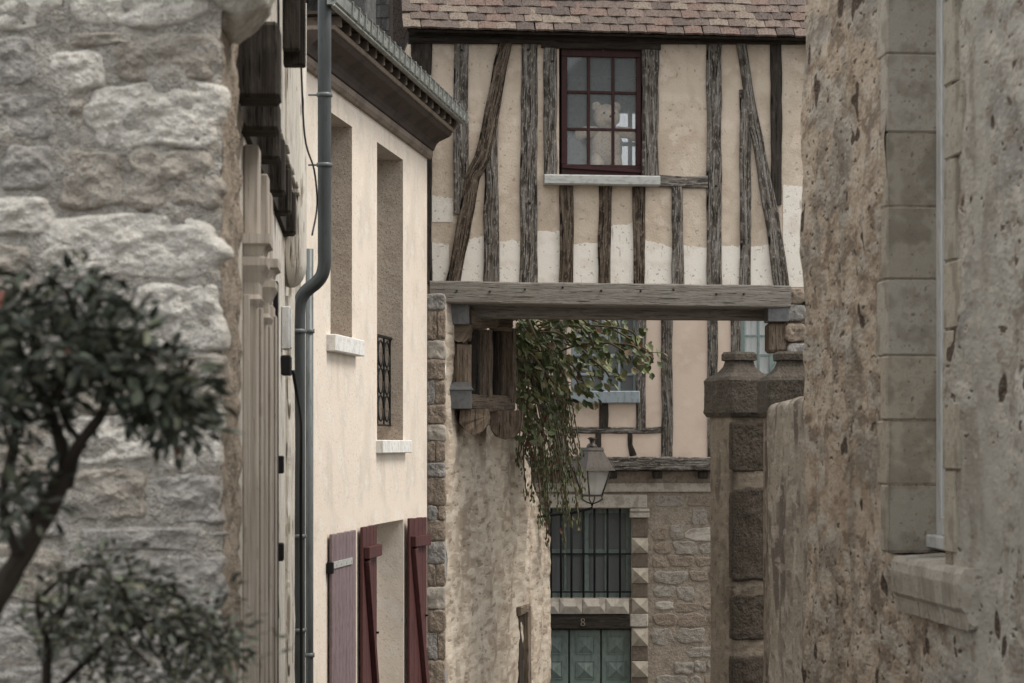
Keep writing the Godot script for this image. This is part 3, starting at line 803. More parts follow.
	slab.face([Vector3(edge.x + 0.03, 0, 0) + sa - out * 0.03, Vector3(rex, 0, 0) + sa - out * 0.03, Vector3(rex, 0, 0) + sa, Vector3(edge.x + 0.03, 0, 0) + sa], -up)
	part(roof, "roof_boards", slab.done(), M.wood_dark)
	part(roof, "back_slope", boxed(Vector3(edge.x, eave + 0.1, back - 0.6), Vector3(rex, eave + 2.4, back + 0.7), 0.0), M.tiles[2])
	var shapes := []
	rng.seed = 21
	for k in 6:   # tile: local x across, y up the slope, z out; slightly cambered, chipped
		var s := Shape.new()
		var w := 0.205 + rng.randf_range(-0.012, 0.01)
		var c := 0.006 + rng.randf() * 0.004
		var pts := []
		var pts2 := []
		for col in 5:
			var x := lerpf(-w / 2, w / 2, col / 4.0)
			var zz := c * (1.0 - pow(absf(x) / (w / 2), 2.0))
			var y0 := rng.randf_range(-0.006, 0.004)
			pts.append([Vector3(x, y0, zz + 0.028), Vector3(x, 0.26, zz + 0.005), Vector3(x, y0 + 0.003, zz), Vector3(x, 0.26, zz - 0.01)])
		for col in 4:
			var q = pts[col]; var q2 = pts[col + 1]
			s.face([q[0], q2[0], q2[1], q[1]], Vector3(0, 0, 1))
			s.face([q[0], q2[0], q2[2], q[2]], Vector3(0, -1, 0))
			s.face([q[2], q2[2], q2[3], q[3]], Vector3(0, 0, -1))
		s.face([pts[0][0], pts[0][1], pts[0][3], pts[0][2]], Vector3(-1, 0, 0))
		s.face([pts[4][0], pts[4][1], pts[4][3], pts[4][2]], Vector3(1, 0, 0))
		shapes.append(s.done())
	for row in 9:
		var x: float = edge.x - 0.03 + (0.1 if row % 2 else 0.0)
		while x < rex:
			var w := 0.212
			var b := Basis(Vector3.RIGHT, up, out) * Basis(Vector3(0, 0, 1), rng.randf_range(-0.025, 0.025)) * Basis(Vector3(1, 0, 0), rng.randf_range(-0.03, 0.02))
			var p := base + up * (row * 0.135 + rng.randf_range(-0.009, 0.009) - 0.03) + out * (0.004 + rng.randf() * 0.007) + Vector3(x + w / 2, 0, 0)
			part(roof, "tile", shapes[rng.randi() % 6], M.tiles[rng.randi() % 6], Transform3D(b, p))
			x += w
	var cover := Shape.new()
	cover.face([Vector3(edge.x, 0, 0) + base + up * 1.2 + out * 0.03, Vector3(rex, 0, 0) + base + up * 1.2 + out * 0.03, Vector3(rex, 0, 0) + base + up * 3.2 + out * 0.03, Vector3(edge.x, 0, 0) + base + up * 3.2 + out * 0.03], out)
	part(roof, "upper_slope", cover.done(), M.tiles[0])
	# teddy bear behind the panes
	var bb: Vector3 = L.call(606, 166, -0.36)
	var bt := Transform3D(fr.basis, fr * bb)
	var bear := thing("teddy_bear", "large beige plush bear with a round head sitting behind the red-framed window", "teddy bear", bt)
	part(bear, "body", blob(Vector3(0, 0.22, 0), Vector3(0.19, 0.25, 0.15), 3.0, 0.05), M.plush)
	var head := part(bear, "head", blob(Vector3(0, 0.56, 0.04), Vector3(0.155, 0.145, 0.135), 4.0, 0.04), M.plush)
	part(head, "muzzle", blob(Vector3(0.02, 0.52, 0.16), Vector3(0.065, 0.055, 0.06), 5.0, 0.03), M.plush)
	part(head, "nose", blob(Vector3(0.025, 0.54, 0.215), Vector3(0.024, 0.019, 0.016), 6.0, 0.0, 8), M.plush_dark)
	for s in [-1.0, 1.0]:
		part(head, "ear", blob(Vector3(0.115 * s, 0.68, 0.02), Vector3(0.055, 0.055, 0.03), 7.0 + s, 0.04), M.plush)
		part(head, "eye", blob(Vector3(0.01 + 0.058 * s, 0.585, 0.168), Vector3(0.014, 0.014, 0.012), 9.0, 0.0, 6), M.plush_dark)
		part(bear, "arm", tube([Vector3(0.12 * s, 0.39, 0.02), Vector3(0.24 * s, 0.38, 0.06), Vector3(0.34 * s, 0.33, 0.10), Vector3(0.37 * s, 0.31, 0.12)], 0.066, 10, Vector3(0, 0, 1), [1.0, 1.0, 1.0, 0.5]), M.plush)
		part(bear, "leg", tube([Vector3(0.09 * s, 0.14, 0.02), Vector3(0.105 * s, 0.02, 0.05), Vector3(0.11 * s, -0.1, 0.07), Vector3(0.11 * s, -0.16, 0.08)], 0.078, 12, Vector3(0, 0, 1), [1.0, 1.0, 1.05, 0.7]), M.plush)
	var seat := part(self, "window_seat", boxed(Vector3(-0.55, -0.22, -0.25), Vector3(0.55, -0.16, 0.16), 0.01), M.wood_brown, bt)
	tag(seat, "brown wooden ledge that the plush bear sits on inside the window", "ledge")
	part(seat, "support", boxed(Vector3(-0.5, -1.28, -0.22), Vector3(-0.45, -0.221, 0.14), 0.004), M.wood_brown)
	part(seat, "support", boxed(Vector3(0.45, -1.28, -0.22), Vector3(0.5, -0.221, 0.14), 0.004), M.wood_brown)

# ------------------------------------------------------------------ the cream rendered house
func build_cream_house() -> void:
	var fr := frame(-0.927, 24.0, Vector3(0.138, 0, -1))
	var t := thing("cream_house", "cream rendered house with tall windows, red shutters and a dark moulded cornice", "house", fr)
	var L := func(x: float, y: float, z := 0.0) -> Vector3: return loc(fr, x, y, z)
	var H: float = EYE - fr.origin.y      # eye height in this frame
	var x0 := -5.95
	var x1: float = L.call(427, 400).x
	var top := H + 3.2
	var up1 := [L.call(330.5, 340).x, H + 0.965, L.call(352, 340).x, H + 2.91]
	var up2 := [L.call(377, 440).x, H + 0.05, L.call(403, 440).x, H + 2.93]
	var low := [L.call(373, 560).x, H - 2.75, L.call(403.5, 560).x, H - 0.765]
	part(t, "wall", pierced(x0, 0.0, x1, top, [up1, up2, low], 0.0), M.cream)
	var depth := -0.30
	for h in [up1, up2]:
		part(t, "reveal", reveal(h, depth, 0.0), M.roughcast)
	part(t, "reveal", reveal(low, depth, 0.0), M.cream)
	for h in [up1, up2, low]:
		var w := empty(t, "window")
		var mx: float = (h[0] + h[2]) / 2
		part(w, "pane", boxed(Vector3(h[0], h[1], depth - 0.004), Vector3(h[2], h[3], depth), 0.0), M.glass)
		part(w, "stile", boxed(Vector3(h[0], h[1], depth - 0.03), Vector3(h[0] + 0.07, h[3], depth + 0.04)), M.white)
		part(w, "stile", boxed(Vector3(h[2] - 0.07, h[1], depth - 0.03), Vector3(h[2], h[3], depth + 0.02)), M.white)
		part(w, "stile", boxed(Vector3(mx - 0.05, h[1], depth - 0.03), Vector3(mx + 0.05, h[3], depth + 0.03)), M.white)
		for k in 4:
			var y := lerpf(h[1] + 0.05, h[3] - 0.05, k / 3.0)
			part(w, "rail", boxed(Vector3(h[0] + 0.07, y - 0.03, depth - 0.028), Vector3(h[2] - 0.07, y + 0.03, depth + 0.018)), M.white)
		part(t, "inner_room", room(Vector3(h[0] - 0.1, h[1] - 0.1, -2.5), Vector3(h[2] + 0.1, h[3] + 0.1, depth - 0.031)), M.dark_room)
	part(t, "gable_wall", boxed(Vector3(x0, 0, -4), Vector3(x0 + 0.3, top + 0.3, -0.005), 0.0), M.cream)
	part(t, "gable_wall", boxed(Vector3(x1 - 0.3, 0, -4), Vector3(x1 - 0.002, top + 0.3, -0.005), 0.0), M.cream)
	# stone sills
	part(t, "sill", boxed(Vector3(up1[0] - 0.16, up1[1] - 0.15, -0.28), Vector3(up1[2] + 0.16, up1[1] - 0.002, 0.085), 0.008), M.sill_white)
	part(t, "sill", boxed(Vector3(up2[0] - 0.05, up2[1] - 0.13, -0.28), Vector3(up2[2] + 0.12, up2[1] - 0.002, 0.075), 0.008), M.sill_white)
	# wrought-iron guard
	var rail := empty(t, "window_guard")
	var zr := -0.13
	var r0: float = up2[1] + 0.16; var r1: float = up2[1] + 1.03
	part(rail, "top_rail", boxed(Vector3(up2[0], r1, zr - 0.02), Vector3(up2[2], r1 + 0.025, zr + 0.02), 0.003), M.iron)
	part(rail, "bottom_rail", boxed(Vector3(up2[0], r0 - 0.02, zr - 0.012), Vector3(up2[2], r0, zr + 0.012), 0.003), M.iron)
	for k in 5:
		var x := lerpf(up2[0] + 0.03, up2[2] - 0.03, k / 4.0)
		part(rail, "baluster", boxed(Vector3(x - 0.008, r0, zr - 0.008), Vector3(x + 0.008, r1, zr + 0.008), 0.0), M.iron)
		if k < 4:
			for row in 3:
				var c := Vector3(x + 0.16, lerpf(r0 + 0.16, r1 - 0.16, row / 2.0), zr)
				var ring := []
				for q in 13: ring.append(c + Vector3(cos(TAU * q / 12.0) * 0.14, sin(TAU * q / 12.0) * 0.13, 0))
				part(rail, "scroll", tube(ring, 0.009, 6, Vector3(0, 0, 1)), M.iron)
	# shutters
	shutter(t, L.call(327, 540).x, L.call(351, 540).x, low[1], H - 0.775, 0.035, 0.0, M.lilac, 7, false)
	var hinge2: float = low[0] - 0.02
	shutter(t, hinge2 - 0.72, hinge2, low[1], H - 0.76, 0.03, 0.02, M.burgundy, 4, true)
	shutter(t, low[2] + 0.02, low[2] + 0.56, low[1], H - 0.755, 0.05, -0.16, M.burgundy, 4, true)
	# cornice, modillions, gutter
	var c0 := Vector3(x0 - 0.05, 0, 0); var c1 := Vector3(x1 + 0.03, 0, 0)
	var band := func(called: String, prof: Array, m: Material) -> void:
		var s := Shape.new()
		var pr := []
		for q in prof: pr.append(Vector2(q[0], H + q[1]))
		s.sweep([c0, c1], pr, Vector3.UP)
		part(t, called, s.done(), m)
	band.call("lower_fillet", [[-0.1, 3.12], [0.035, 3.12], [0.06, 3.15], [0.06, 3.205], [-0.1, 3.205]], M.cornice_pale)
	band.call("cornice_moulding", [[-0.1, 3.207], [0.05, 3.207], [0.075, 3.215], [0.085, 3.245], [0.105, 3.285], [0.145, 3.32], [0.20, 3.345], [0.245, 3.36], [0.27, 3.39], [0.27, 3.405], [-0.1, 3.405]], M.cornice)
	band.call("upper_fillet", [[-0.1, 3.407], [0.295, 3.407], [0.30, 3.44], [-0.1, 3.44]], M.cornice_pale)
	band.call("soffit_board", [[-0.1, 3.535], [0.344, 3.535], [0.344, 3.56], [-0.1, 3.56]], M.cornice)
	var n := 17
	for k in n:
		var x := lerpf(c0.x + 0.12, c1.x - 0.05, k / float(n - 1))
		part(t, "modillion", boxed(Vector3(x - 0.022, H + 3.441, -0.05), Vector3(x + 0.022, H + 3.534, 0.33), 0.008), M.cornice_pale)
	var gut := Shape.new()
	var gp := []
	for q in [[0.345, 3.51], [0.40, 3.51], [0.425, 3.525], [0.435, 3.615], [0.445, 3.625], [0.435, 3.635], [0.42, 3.625], [0.41, 3.54], [0.39, 3.525], [0.36, 3.525], [0.355, 3.61], [0.345, 3.61]]: gp.append(Vector2(q[0], H + q[1]))
	gut.sweep([c0 - Vector3(0.5, 0, 0), c1 + Vector3(0.04, 0, 0)], gp, Vector3.UP)
	var gutter := part(t, "gutter", gut.done(), M.zinc_pale)
	for k in 24:
		var x := lerpf(c0.x + 0.05, c1.x, k / 23.0)
		part(gutter, "bracket", boxed(Vector3(x - 0.007, H + 3.505, 0.36), Vector3(x + 0.007, H + 3.638, 0.449), 0.003), M.zinc_pale)
		var hook := []
		for q in 7: hook.append(Vector3(x + 0.05 + 0.035 * sin(PI * q / 6.0), H + 3.535 + 0.07 * q / 6.0, 0.44))
		part(gutter, "clip", tube(hook, 0.004, 5, Vector3(0, 0, 1)), M.zinc_pale)
	part(gutter, "bead", tube([c0 - Vector3(0.5, 0, 0) + Vector3(0, H + 3.503, 0.40), c1 + Vector3(0.05, H + 3.503, 0.40)], 0.013, 8, Vector3.UP), M.zinc_pale)
	var rs := Shape.new()
	var pa := Vector3(c0.x, H + 3.62, 0.38); var pb := Vector3(c1.x, H + 3.62, 0.38)
	var ru := Vector3(0, sin(deg_to_rad(38)), -cos(deg_to_rad(38))) * 4.2
	rs.face([pa, pb, pb + ru, pa + ru], Vector3(0, 0.6, 0.8))
	part(t, "roof", rs.done(), M.slate)
	var dm := empty(t, "dormer")
	part(dm, "cheek", boxed(Vector3(-3.75, H + 3.62, -1.6), Vector3(-3.3, H + 5.1, 0.10), 0.01), M.slate)
	# the grey slate gable behind the roof
	var gfr := frame(-1.75, 27.2, Vector3(1, 0, 0))
	var gb := thing("slate_gable", "dark grey slate-hung gable behind the zinc gutter of the cream house", "gable", gfr)
	part(gb, "wall", boxed(Vector3(-2.5, 0, -2), Vector3(0.45, 12.5, 0), 0.0), M.slate)
	rng.seed = 33
	var sm := []
	for k in 4: sm.append(boxed(Vector3(-0.105 + rng.randf() * 0.006, 0, 0.001), Vector3(0.105, 0.2 + rng.randf() * 0.012, 0.012 + rng.randf() * 0.008), 0.003))
	for r in 19:
		for c in 7:
			part(gb, "slate", sm[rng.randi() % 4], M.slate, Transform3D(Basis(Vector3(1, 0, 0), -0.05), Vector3(-1.05 + c * 0.215 + (0.1 if r % 2 else 0.0), 7.2 + r * 0.16, 0.004)))
	# rainwater pipes in the corner
	var d := 17.6
	var path := []
	for q in [[324.5, -120], [324.5, 60]]: path.append(at(q[0], q[1], d))
	var neck := []   # two bends of the swan neck
	for q in [[324.5, 252], [324.4, 264], [322.0, 275], [316.0, 283], [309.0, 288.5], [303.0, 295], [299.4, 304], [298.5, 316]]: neck.append(at(q[0], q[1], d))
	path.append_array(smooth_path(neck, 4))
	path.append(at(298.5, 420, d))
	path.append(at(298.5, 700, d))
	path.append(Vector3(path[-1].x, ground(d), -d))
	var base := Vector3(path[-1].x, ground(d), -d)
	for k in path.size(): path[k] -= base
	var p := thing("downpipe", "dark grey zinc downpipe with a swan-neck bend beside the cream house", "pipe", Transform3D(Basis(), base), "rainwater pipes in the corner")
	part(p, "tube", tube(path, 0.054, 16, Vector3(0, 0.2, 1)), M.pipe)
	for y in [165.0, 95.0, -10.0]: collar(p, at(324.5, y, d) - base, 0.058, 0.03)
	for y in [331.0, 536.0, 630.0]: collar(p, at(298.5, y, d) - base, 0.058, 0.03)
	var d2 := 17.95
	var b2 := Vector3((309.5 - 512.0) / FOCAL * d2, ground(d2), -d2)
	var p2 := thing("downpipe", "thinner straight grey pipe behind the dark swan-neck downpipe", "pipe", Transform3D(Basis(), b2), "rainwater pipes in the corner")
	part(p2, "tube", tube([Vector3.ZERO, Vector3(0, 2.5, 0), Vector3(0, EYE - b2.y + 1.6, 0)], 0.032, 12, Vector3(0, 0.2, 1)), M.pipe_pale)
	for y in [331.0, 655.0]: collar(p2, at(309.5, y, d2) - b2, 0.036, 0.035)

func collar(p: Node3D, c: Vector3, r: float, h: float) -> void:
	part(p, "collar", tube([c - Vector3(0, h / 2, 0), c + Vector3(0, h / 2, 0)], r + 0.006, 14, Vector3(0, 0.2, 1)), M.pipe_pale)
	part(p, "collar_pin", tube([c, c + Vector3(-0.13, 0, 0.0)], 0.008, 6, Vector3.UP), M.pipe_pale)

# A ledged shutter in the wall frame, x0..x1, standing off by z and turned by yaw about its hinge.
func shutter(t: Node3D, x0: float, x1: float, y0: float, y1: float, z: float, yaw: float, m: Material, n: int, braced: bool) -> void:
	var hinge := x1 if yaw > 0.0 else x0
	var s := empty(t, "shutter", Transform3D(Basis(Vector3.UP, yaw), Vector3(hinge, 0, z)))
	var a := x0 - hinge; var b := x1 - hinge
	for k in n:
		var xa := lerpf(a, b, k / float(n)); var xb := lerpf(a, b, (k + 1) / float(n))
		part(s, "plank", boxed(Vector3(xa + 0.0015, y0, -0.016), Vector3(xb - 0.0015, y1 - (0.004 if k % 2 else 0.0), 0.012), 0.005), m)
	if braced:
		for y in [y1 - 0.24, y0 + 0.2]:
			part(s, "ledge", boxed(Vector3(a + 0.03, y - 0.055, 0.013), Vector3(b - 0.03, y + 0.055, 0.07), 0.006), m)
		var br := Shape.new()
		br.sweep([Vector3(a + 0.08, y1 - 0.31, 0.038), Vector3(b - 0.1, y0 + 0.26, 0.038)], rect(0.09, 0.05, 0.004), Vector3(0, 0, 1))
		part(s, "brace", br.done(), m)
		part(s, "latch", boxed(Vector3(b - 0.06, y0 + 0.95, 0.013), Vector3(b - 0.03, y0 + 0.97, 0.04), 0.003), M.iron)
	else:
		part(s, "strap_hinge", boxed(Vector3(a - 0.02, y1 - 0.30, 0.013), Vector3(lerpf(a, b, 0.8), y1 - 0.24, 0.024), 0.002), M.sill_grey)
		for k in 4:
			part(s, "bolt", blob(Vector3(lerpf(a + 0.12, lerpf(a, b, 0.75), k / 3.0), y1 - 0.275, 0.021), Vector3(0.012, 0.012, 0.006), 1.0, 0.0, 5), M.lilac)
		part(s, "hinge_pin", boxed(Vector3(a - 0.05, y1 - 0.34, -0.03), Vector3(a - 0.01, y1 - 0.24, 0.03), 0.006), M.iron)

# ------------------------------------------------------------------ the passage under the house, its wall, props and lantern
func displaced(x0: float, x1: float, y0: float, y1: float, step: float, zf: Callable, s: Shape, flip := false) -> void:
	var nx := maxi(1, int((x1 - x0) / step)); var ny := maxi(1, int((y1 - y0) / step))
	var pts := []
	for j in ny + 1:
		for i in nx + 1:
			var x := lerpf(x0, x1, float(i) / nx); var y := lerpf(y0, y1, float(j) / ny)
			pts.append(zf.call(x, y))
	s.grid(pts, nx, null, flip)

func build_passage() -> void:
	var fr := frame(-0.746, 24.5, Vector3(0.157, 0, -1))
	var H: float = EYE - fr.origin.y
	var t := thing("passage_wall", "flaking beige rendered wall leading through the passage below the timbered house", "wall", fr)
	var top := func(x: float) -> float:
		var ks := [[-0.3, 1.62], [2.9, 1.62], [3.1, 1.0], [4.4, 0.45], [5.5, 0.05], [8.6, -1.4]]
		for k in ks.size() - 1:
			if x <= ks[k + 1][0]: return H + lerpf(ks[k][1], ks[k + 1][1], clampf((x - ks[k][0]) / (ks[k + 1][0] - ks[k][0]), 0, 1))
		return H - 1.4
	var s := Shape.new(true)
	var nx := 140; var ny := 90
	var pts := []; var uvs := []
	for j in ny + 1:
		for i in nx + 1:
			var x := lerpf(0.0, 8.62, float(i) / nx)
			var y: float = top.call(x) * j / ny
			var z := 0.05 * wob.get_noise_2d(x * 60, y * 40) + 0.018 * fine.get_noise_2d(x * 260, y * 200)
			z += 0.07 * exp(-pow((x - 5.55 + 0.12 * wob.get_noise_2d(3.0, y * 60)) / 0.16, 2.0)) * smoothstep(H - 2.3, H - 1.9, y)   # a ridge where a pipe runs under the render
			if i == nx: z -= 0.04
			pts.append(Vector3(x, y, z)); uvs.append(Vector2(x, -y))
	s.grid(pts, nx, uvs)
	part(t, "render", s.done(), M.flaking)
	var c := Shape.new(true)
	for k in nx:
		var xa := lerpf(0.0, 8.62, float(k) / nx); var xb := lerpf(0.0, 8.62, float(k + 1) / nx)
		var ya: float = top.call(xa); var yb: float = top.call(xb)
		c.face([pts[ny * (nx + 1) + k], pts[ny * (nx + 1) + k + 1], Vector3(xb, yb + 0.02, -0.4), Vector3(xa, ya + 0.02, -0.4)], Vector3.UP)
	for j in ny:
		c.face([pts[j * (nx + 1) + nx], pts[(j + 1) * (nx + 1) + nx], Vector3(8.62, pts[(j + 1) * (nx + 1) + nx].y, -0.4), Vector3(8.62, pts[j * (nx + 1) + nx].y, -0.4)], Vector3.RIGHT)
	part(t, "wall_core", c.done(), M.flaking)
	# weathered door post set in the render
	var da: Vector3 = loc(fr, 518, 640, 0.0); var db: Vector3 = loc(fr, 527, 640, 0.0)
	var dtop: float = loc(fr, 522, 614).y
	part(t, "doorway", boxed(Vector3(da.x, 0.0, -0.1), Vector3(da.x + 0.32, dtop, 0.02), 0.004), M.wood_dark)  # solid dark panel, its tone stands for the shade in the slit
	part(t, "door_post", timber([[da.x + 0.45, 0.0, 0.16], [da.x + 0.45, dtop + 0.03, 0.15]], -0.05, 0.09, 0.08, 301), M.wood_brown)
	part(t, "door_post", timber([[da.x + 0.72, 0.0, 0.12], [da.x + 0.72, dtop + 0.08, 0.11]], -0.05, 0.07, 0.08, 302), M.wood_brown)
	part(t, "lintel", timber([[da.x - 0.05, dtop + 0.06, 0.12], [da.x + 0.8, dtop + 0.05, 0.12]], -0.05, 0.05, 0.08, 303), M.wood_brown)

	# stone pier at the end of the cream house
	var pfr := frame((427.0 - 512.0) / FOCAL * 24.35, 24.35, Vector3(1, 0, -0.05))
	var pier := thing("stone_pier", "slim brown rubble pier standing between the cream house and the passage", "pier", pfr, "piers under the timbered house")
	var pw := 0.205
	var ptop: float = loc(pfr, 436, 292).y
	part(pier, "mortar", boxed(Vector3(0.0, 0, -0.5), Vector3(pw, ptop - 0.03, -0.01), 0.02), M.mortar)
	rng.seed = 51
	var y := 0.02
	var k := 0
	while y < ptop - 0.05:
		var h := minf(rng.randf_range(0.16, 0.34), ptop - y)
		if k % 3 == 1:
			var f := rng.randf_range(0.4, 0.6)
			part(pier, "stone", pillow(pw * f / 2, y + h / 2, pw * f * 1.02, h * 1.0, -0.05, 0.012, 500 + k, 24, 6.0, 0.1), [M.stone_brown, M.stone_grey][k % 2])
			part(pier, "stone", pillow(pw * (1 + f) / 2, y + h / 2, pw * (1 - f) * 1.02, h * 0.97, -0.05, 0.01, 540 + k, 24, 6.0, 0.1), M.stone_brown)
		else:
			part(pier, "stone", pillow(pw / 2, y + h / 2, pw * 1.04, h * 1.0, -0.05, 0.015, 580 + k, 28, 7.0, 0.08), [M.stone_brown, M.limestone, M.stone_brown, M.stone_grey][k % 4])
		y += h
		k += 1

	# the oak props that carry the great beam on the left, with lead caps
	var ofr := frame(at(448, 400, 25.0).x, 25.0, Vector3(1, 0, 0))
	var oy: float = EYE - ofr.origin.y
	var prop := thing("oak_bracket_frame", "old oak bracket frame with lead-capped beam ends carrying the great beam", "bracket", ofr)
	var O := func(x: float, yy: float, z := 0.0) -> Vector3: return loc(ofr, x, yy, z)
	var cap := func(x0: float, y0: float, x1: float, y1: float, hip: bool) -> void:
		var a: Vector3 = O.call(x0, y1); var b: Vector3 = O.call(x1, y0)
		var cp := part(prop, "lead_cap", boxed(Vector3(a.x, a.y, -0.1), Vector3(b.x, b.y, 0.14), 0.006), M.lead)
		if hip:
			var ro := Shape.new()
			var e := 0.025
			var q := [Vector3(a.x - e, b.y, -0.1), Vector3(b.x + e, b.y, -0.1), Vector3(b.x + e, b.y, 0.165), Vector3(a.x - e, b.y, 0.165)]
			var r := [Vector3(a.x + 0.05, b.y + 0.09, -0.1), Vector3(b.x - 0.03, b.y + 0.09, -0.1), Vector3(b.x - 0.03, b.y + 0.09, 0.05), Vector3(a.x + 0.05, b.y + 0.09, 0.05)]
			for i in 4: ro.face([q[i], q[(i + 1) % 4], r[(i + 1) % 4], r[i]], (q[i] + q[(i + 1) % 4]) / 2 - (r[0] + r[2]) / 2 + Vector3(0, 0.2, 0))
			ro.face(r, Vector3.UP); ro.face(q, Vector3.DOWN)
			part(cp, "hipped_lid", ro.done(), M.lead)
		else:
			part(cp, "flat_lid", boxed(Vector3(a.x - 0.02, b.y - 0.01, -0.1), Vector3(b.x + 0.025, b.y + 0.02, 0.17), 0.005), M.lead)
	cap.call(449, 303.5, 469.5, 325, false)
	cap.call(449, 390, 471.5, 409, true)
	var log_ := func(called: String, p: Array, w: float, m: Material, sd: int) -> void:
		rng.seed = sd
		var sh := Shape.new()
		var q := []
		for i in p.size() - 1:
			for e in 4: q.append(p[i].lerp(p[i + 1], e / 4.0))
		q.append(p[-1])
		var dir: Vector3 = p[-1] - p[0]
		sh.sweep(q, rect(w, w, w * 0.18), Vector3(0, 0, 1) if absf(dir.z) < dir.length() * 0.7 else Vector3.UP, true, true, 0.007, rng)
		part(prop, called, sh.done(), m)
	log_.call("upper_beam", [O.call(462, 318, -0.12), O.call(500, 318, -1.5), O.call(503, 320, -1.9)], 0.24, M.wood_brown, 310)
	log_.call("prop_post", [O.call(463, 345, -0.05), O.call(463, 392, -0.05)], 0.19, M.wood_brown, 311)
	log_.call("prop_post", [O.call(484, 330, -0.9), O.call(484, 398, -0.9)], 0.2, M.wood_brown, 312)
	log_.call("prop_post", [O.call(507, 330, -1.75), O.call(507, 402, -1.75)], 0.22, M.wood_brown, 313)
	log_.call("prop_post", [O.call(474, 330, -0.55), O.call(474, 400, -0.55)], 0.13, M.wood_dark, 314)
	log_.call("prop_post", [O.call(495, 330, -1.35), O.call(495, 398, -1.35)], 0.10, M.wood_dark, 318)
	log_.call("lower_beam", [O.call(462, 402, -0.12), O.call(496, 404, -1.4), O.call(508, 404, -1.85)], 0.2, M.wood_brown, 315)
	log_.call("top_block", [O.call(490, 322, -1.2), O.call(512, 323, -1.22)], 0.2, M.wood_brown, 316)
	var round_end := func(called: String, cx: float, cy: float, r: float, z0: float, z1: float, m: Material) -> void:   # a beam end rounded off below
		var pr := []
		for i in 11:
			var a := PI + PI * i / 10.0
			pr.append(Vector2(cos(a) * r, sin(a) * r * 1.15))
		pr.append(Vector2(r, r * 0.5)); pr.append(Vector2(-r, r * 0.5))
		var sh := Shape.new()
		var ctr: Vector3 = O.call(cx, cy, z1)
		sh.sweep([Vector3(ctr.x, ctr.y, z0), Vector3(ctr.x, ctr.y, lerpf(z0, z1, 0.5)), ctr], pr, Vector3.UP, true, true, 0.016, rng)
		part(prop, called, sh.done(), m)
	round_end.call("rounded_corbel", 461, 331, 0.115, -0.5, 0.08, M.wood_brown)
	round_end.call("rounded_corbel", 474, 417, 0.17, -0.7, -0.02, M.wood_brown)
	round_end.call("rounded_corbel", 506, 419, 0.21, -2.2, -1.2, M.wood_brown)

	# right-hand support: stones, block and lead-wrapped beam end
	var rfr := frame(at(786, 340, 25.25).x, 25.25, Vector3(1, 0, 0))
	var sup := thing("stone_pier", "rough grey stones below the right end of the great beam above the gate pillars", "pier", rfr, "piers under the timbered house")
	var R := func(x: float, yy: float, z := 0.0) -> Vector3: return loc(rfr, x, yy, z)
	var ra: Vector3 = R.call(786, 345)
	part(sup, "mortar", boxed(Vector3(0.0, 0, -0.9), Vector3(0.9, R.call(800, 290).y, -0.03), 0.01), M.mortar)
	var sd := 700
	for q in [[783, 288, 805, 304], [785, 305, 806, 322], [784, 323, 806, 342], [786, 343, 810, 362], [806, 288, 830, 312], [808, 314, 832, 340]]:
		var a: Vector3 = R.call(q[0], q[3]); var b: Vector3 = R.call(q[2], q[1])
		part(sup, "stone", pillow((a.x + b.x) / 2, (a.y + b.y) / 2, b.x - a.x, b.y - a.y, -0.06, 0.06, sd, 18, 4.0, 0.1), M.stone_grey if sd % 2 else M.stone_brown)
		sd += 1
	var w0: Vector3 = R.call(769, 352); var w1: Vector3 = R.call(785, 322)
	part(sup, "oak_block", boxed(Vector3(w0.x, w0.y, -0.45), Vector3(w1.x + 0.03, w1.y, 0.02), 0.03), M.wood_brown)
	var z0: Vector3 = R.call(767, 322); var z1: Vector3 = R.call(788, 305)
	part(sup, "lead_cap", boxed(Vector3(z0.x, z0.y, -0.3), Vector3(z1.x, z1.y, 0.1), 0.006), M.lead)

	# street lantern on its arm
	var ld := 31.5
	var lc := at(592, 480, ld)
	var lan := thing("wall_lantern", "four-sided metal street lantern with tapering glass hung by the vine", "lantern", Transform3D(Basis(Vector3.UP, 0.5), lc))
	var P := func(yy: float) -> float: return (480.0 - yy) / FOCAL * ld
	var pyramid := func(called: String, ya: float, ha: float, yb: float, hb: float, m: Material) -> void:
		var sh := Shape.new()
		var q := []; var r := []
		for c4 in [[-1, -1], [1, -1], [1, 1], [-1, 1]]:
			q.append(Vector3(c4[0] * ha, P.call(ya), c4[1] * ha)); r.append(Vector3(c4[0] * hb, P.call(yb), c4[1] * hb))
		for i in 4: sh.face([q[i], q[(i + 1) % 4], r[(i + 1) % 4], r[i]], (q[i] + q[(i + 1) % 4]) * Vector3(1, 0, 1))
		sh.face(q, Vector3.UP if P.call(ya) > P.call(yb) else Vector3.DOWN); sh.face(r, Vector3.UP if P.call(yb) > P.call(ya) else Vector3.DOWN)
		part(lan, called, sh.done(), m)
	pyramid.call("roof", 468, 0.22, 450, 0.115, M.lantern)
	pyramid.call("roof_rim", 470.5, 0.245, 467.5, 0.23, M.lantern)
	pyramid.call("roof_top", 450.5, 0.13, 447.5, 0.115, M.lantern)
	part(lan, "finial", tube([Vector3(0, P.call(448), 0), Vector3(0, P.call(444.5), 0), Vector3(0, P.call(443), 0), Vector3(0, P.call(440), 0), Vector3(0, P.call(438.5), 0), Vector3(0, P.call(437), 0)], 0.07, 12, Vector3(0, 0, 1), [1.3, 0.9, 0.45, 0.55, 1.0, 0.5]), M.lantern)
	var cage := empty(lan, "cage")
	for c4 in [[-1, -1], [1, -1], [1, 1], [-1, 1]]:
		part(cage, "corner_bar", tube([Vector3(c4[0] * 0.195, P.call(470), c4[1] * 0.195), Vector3(c4[0] * 0.105, P.call(495), c4[1] * 0.105)], 0.012, 6, Vector3(0, 0.2, 1)), M.lantern)
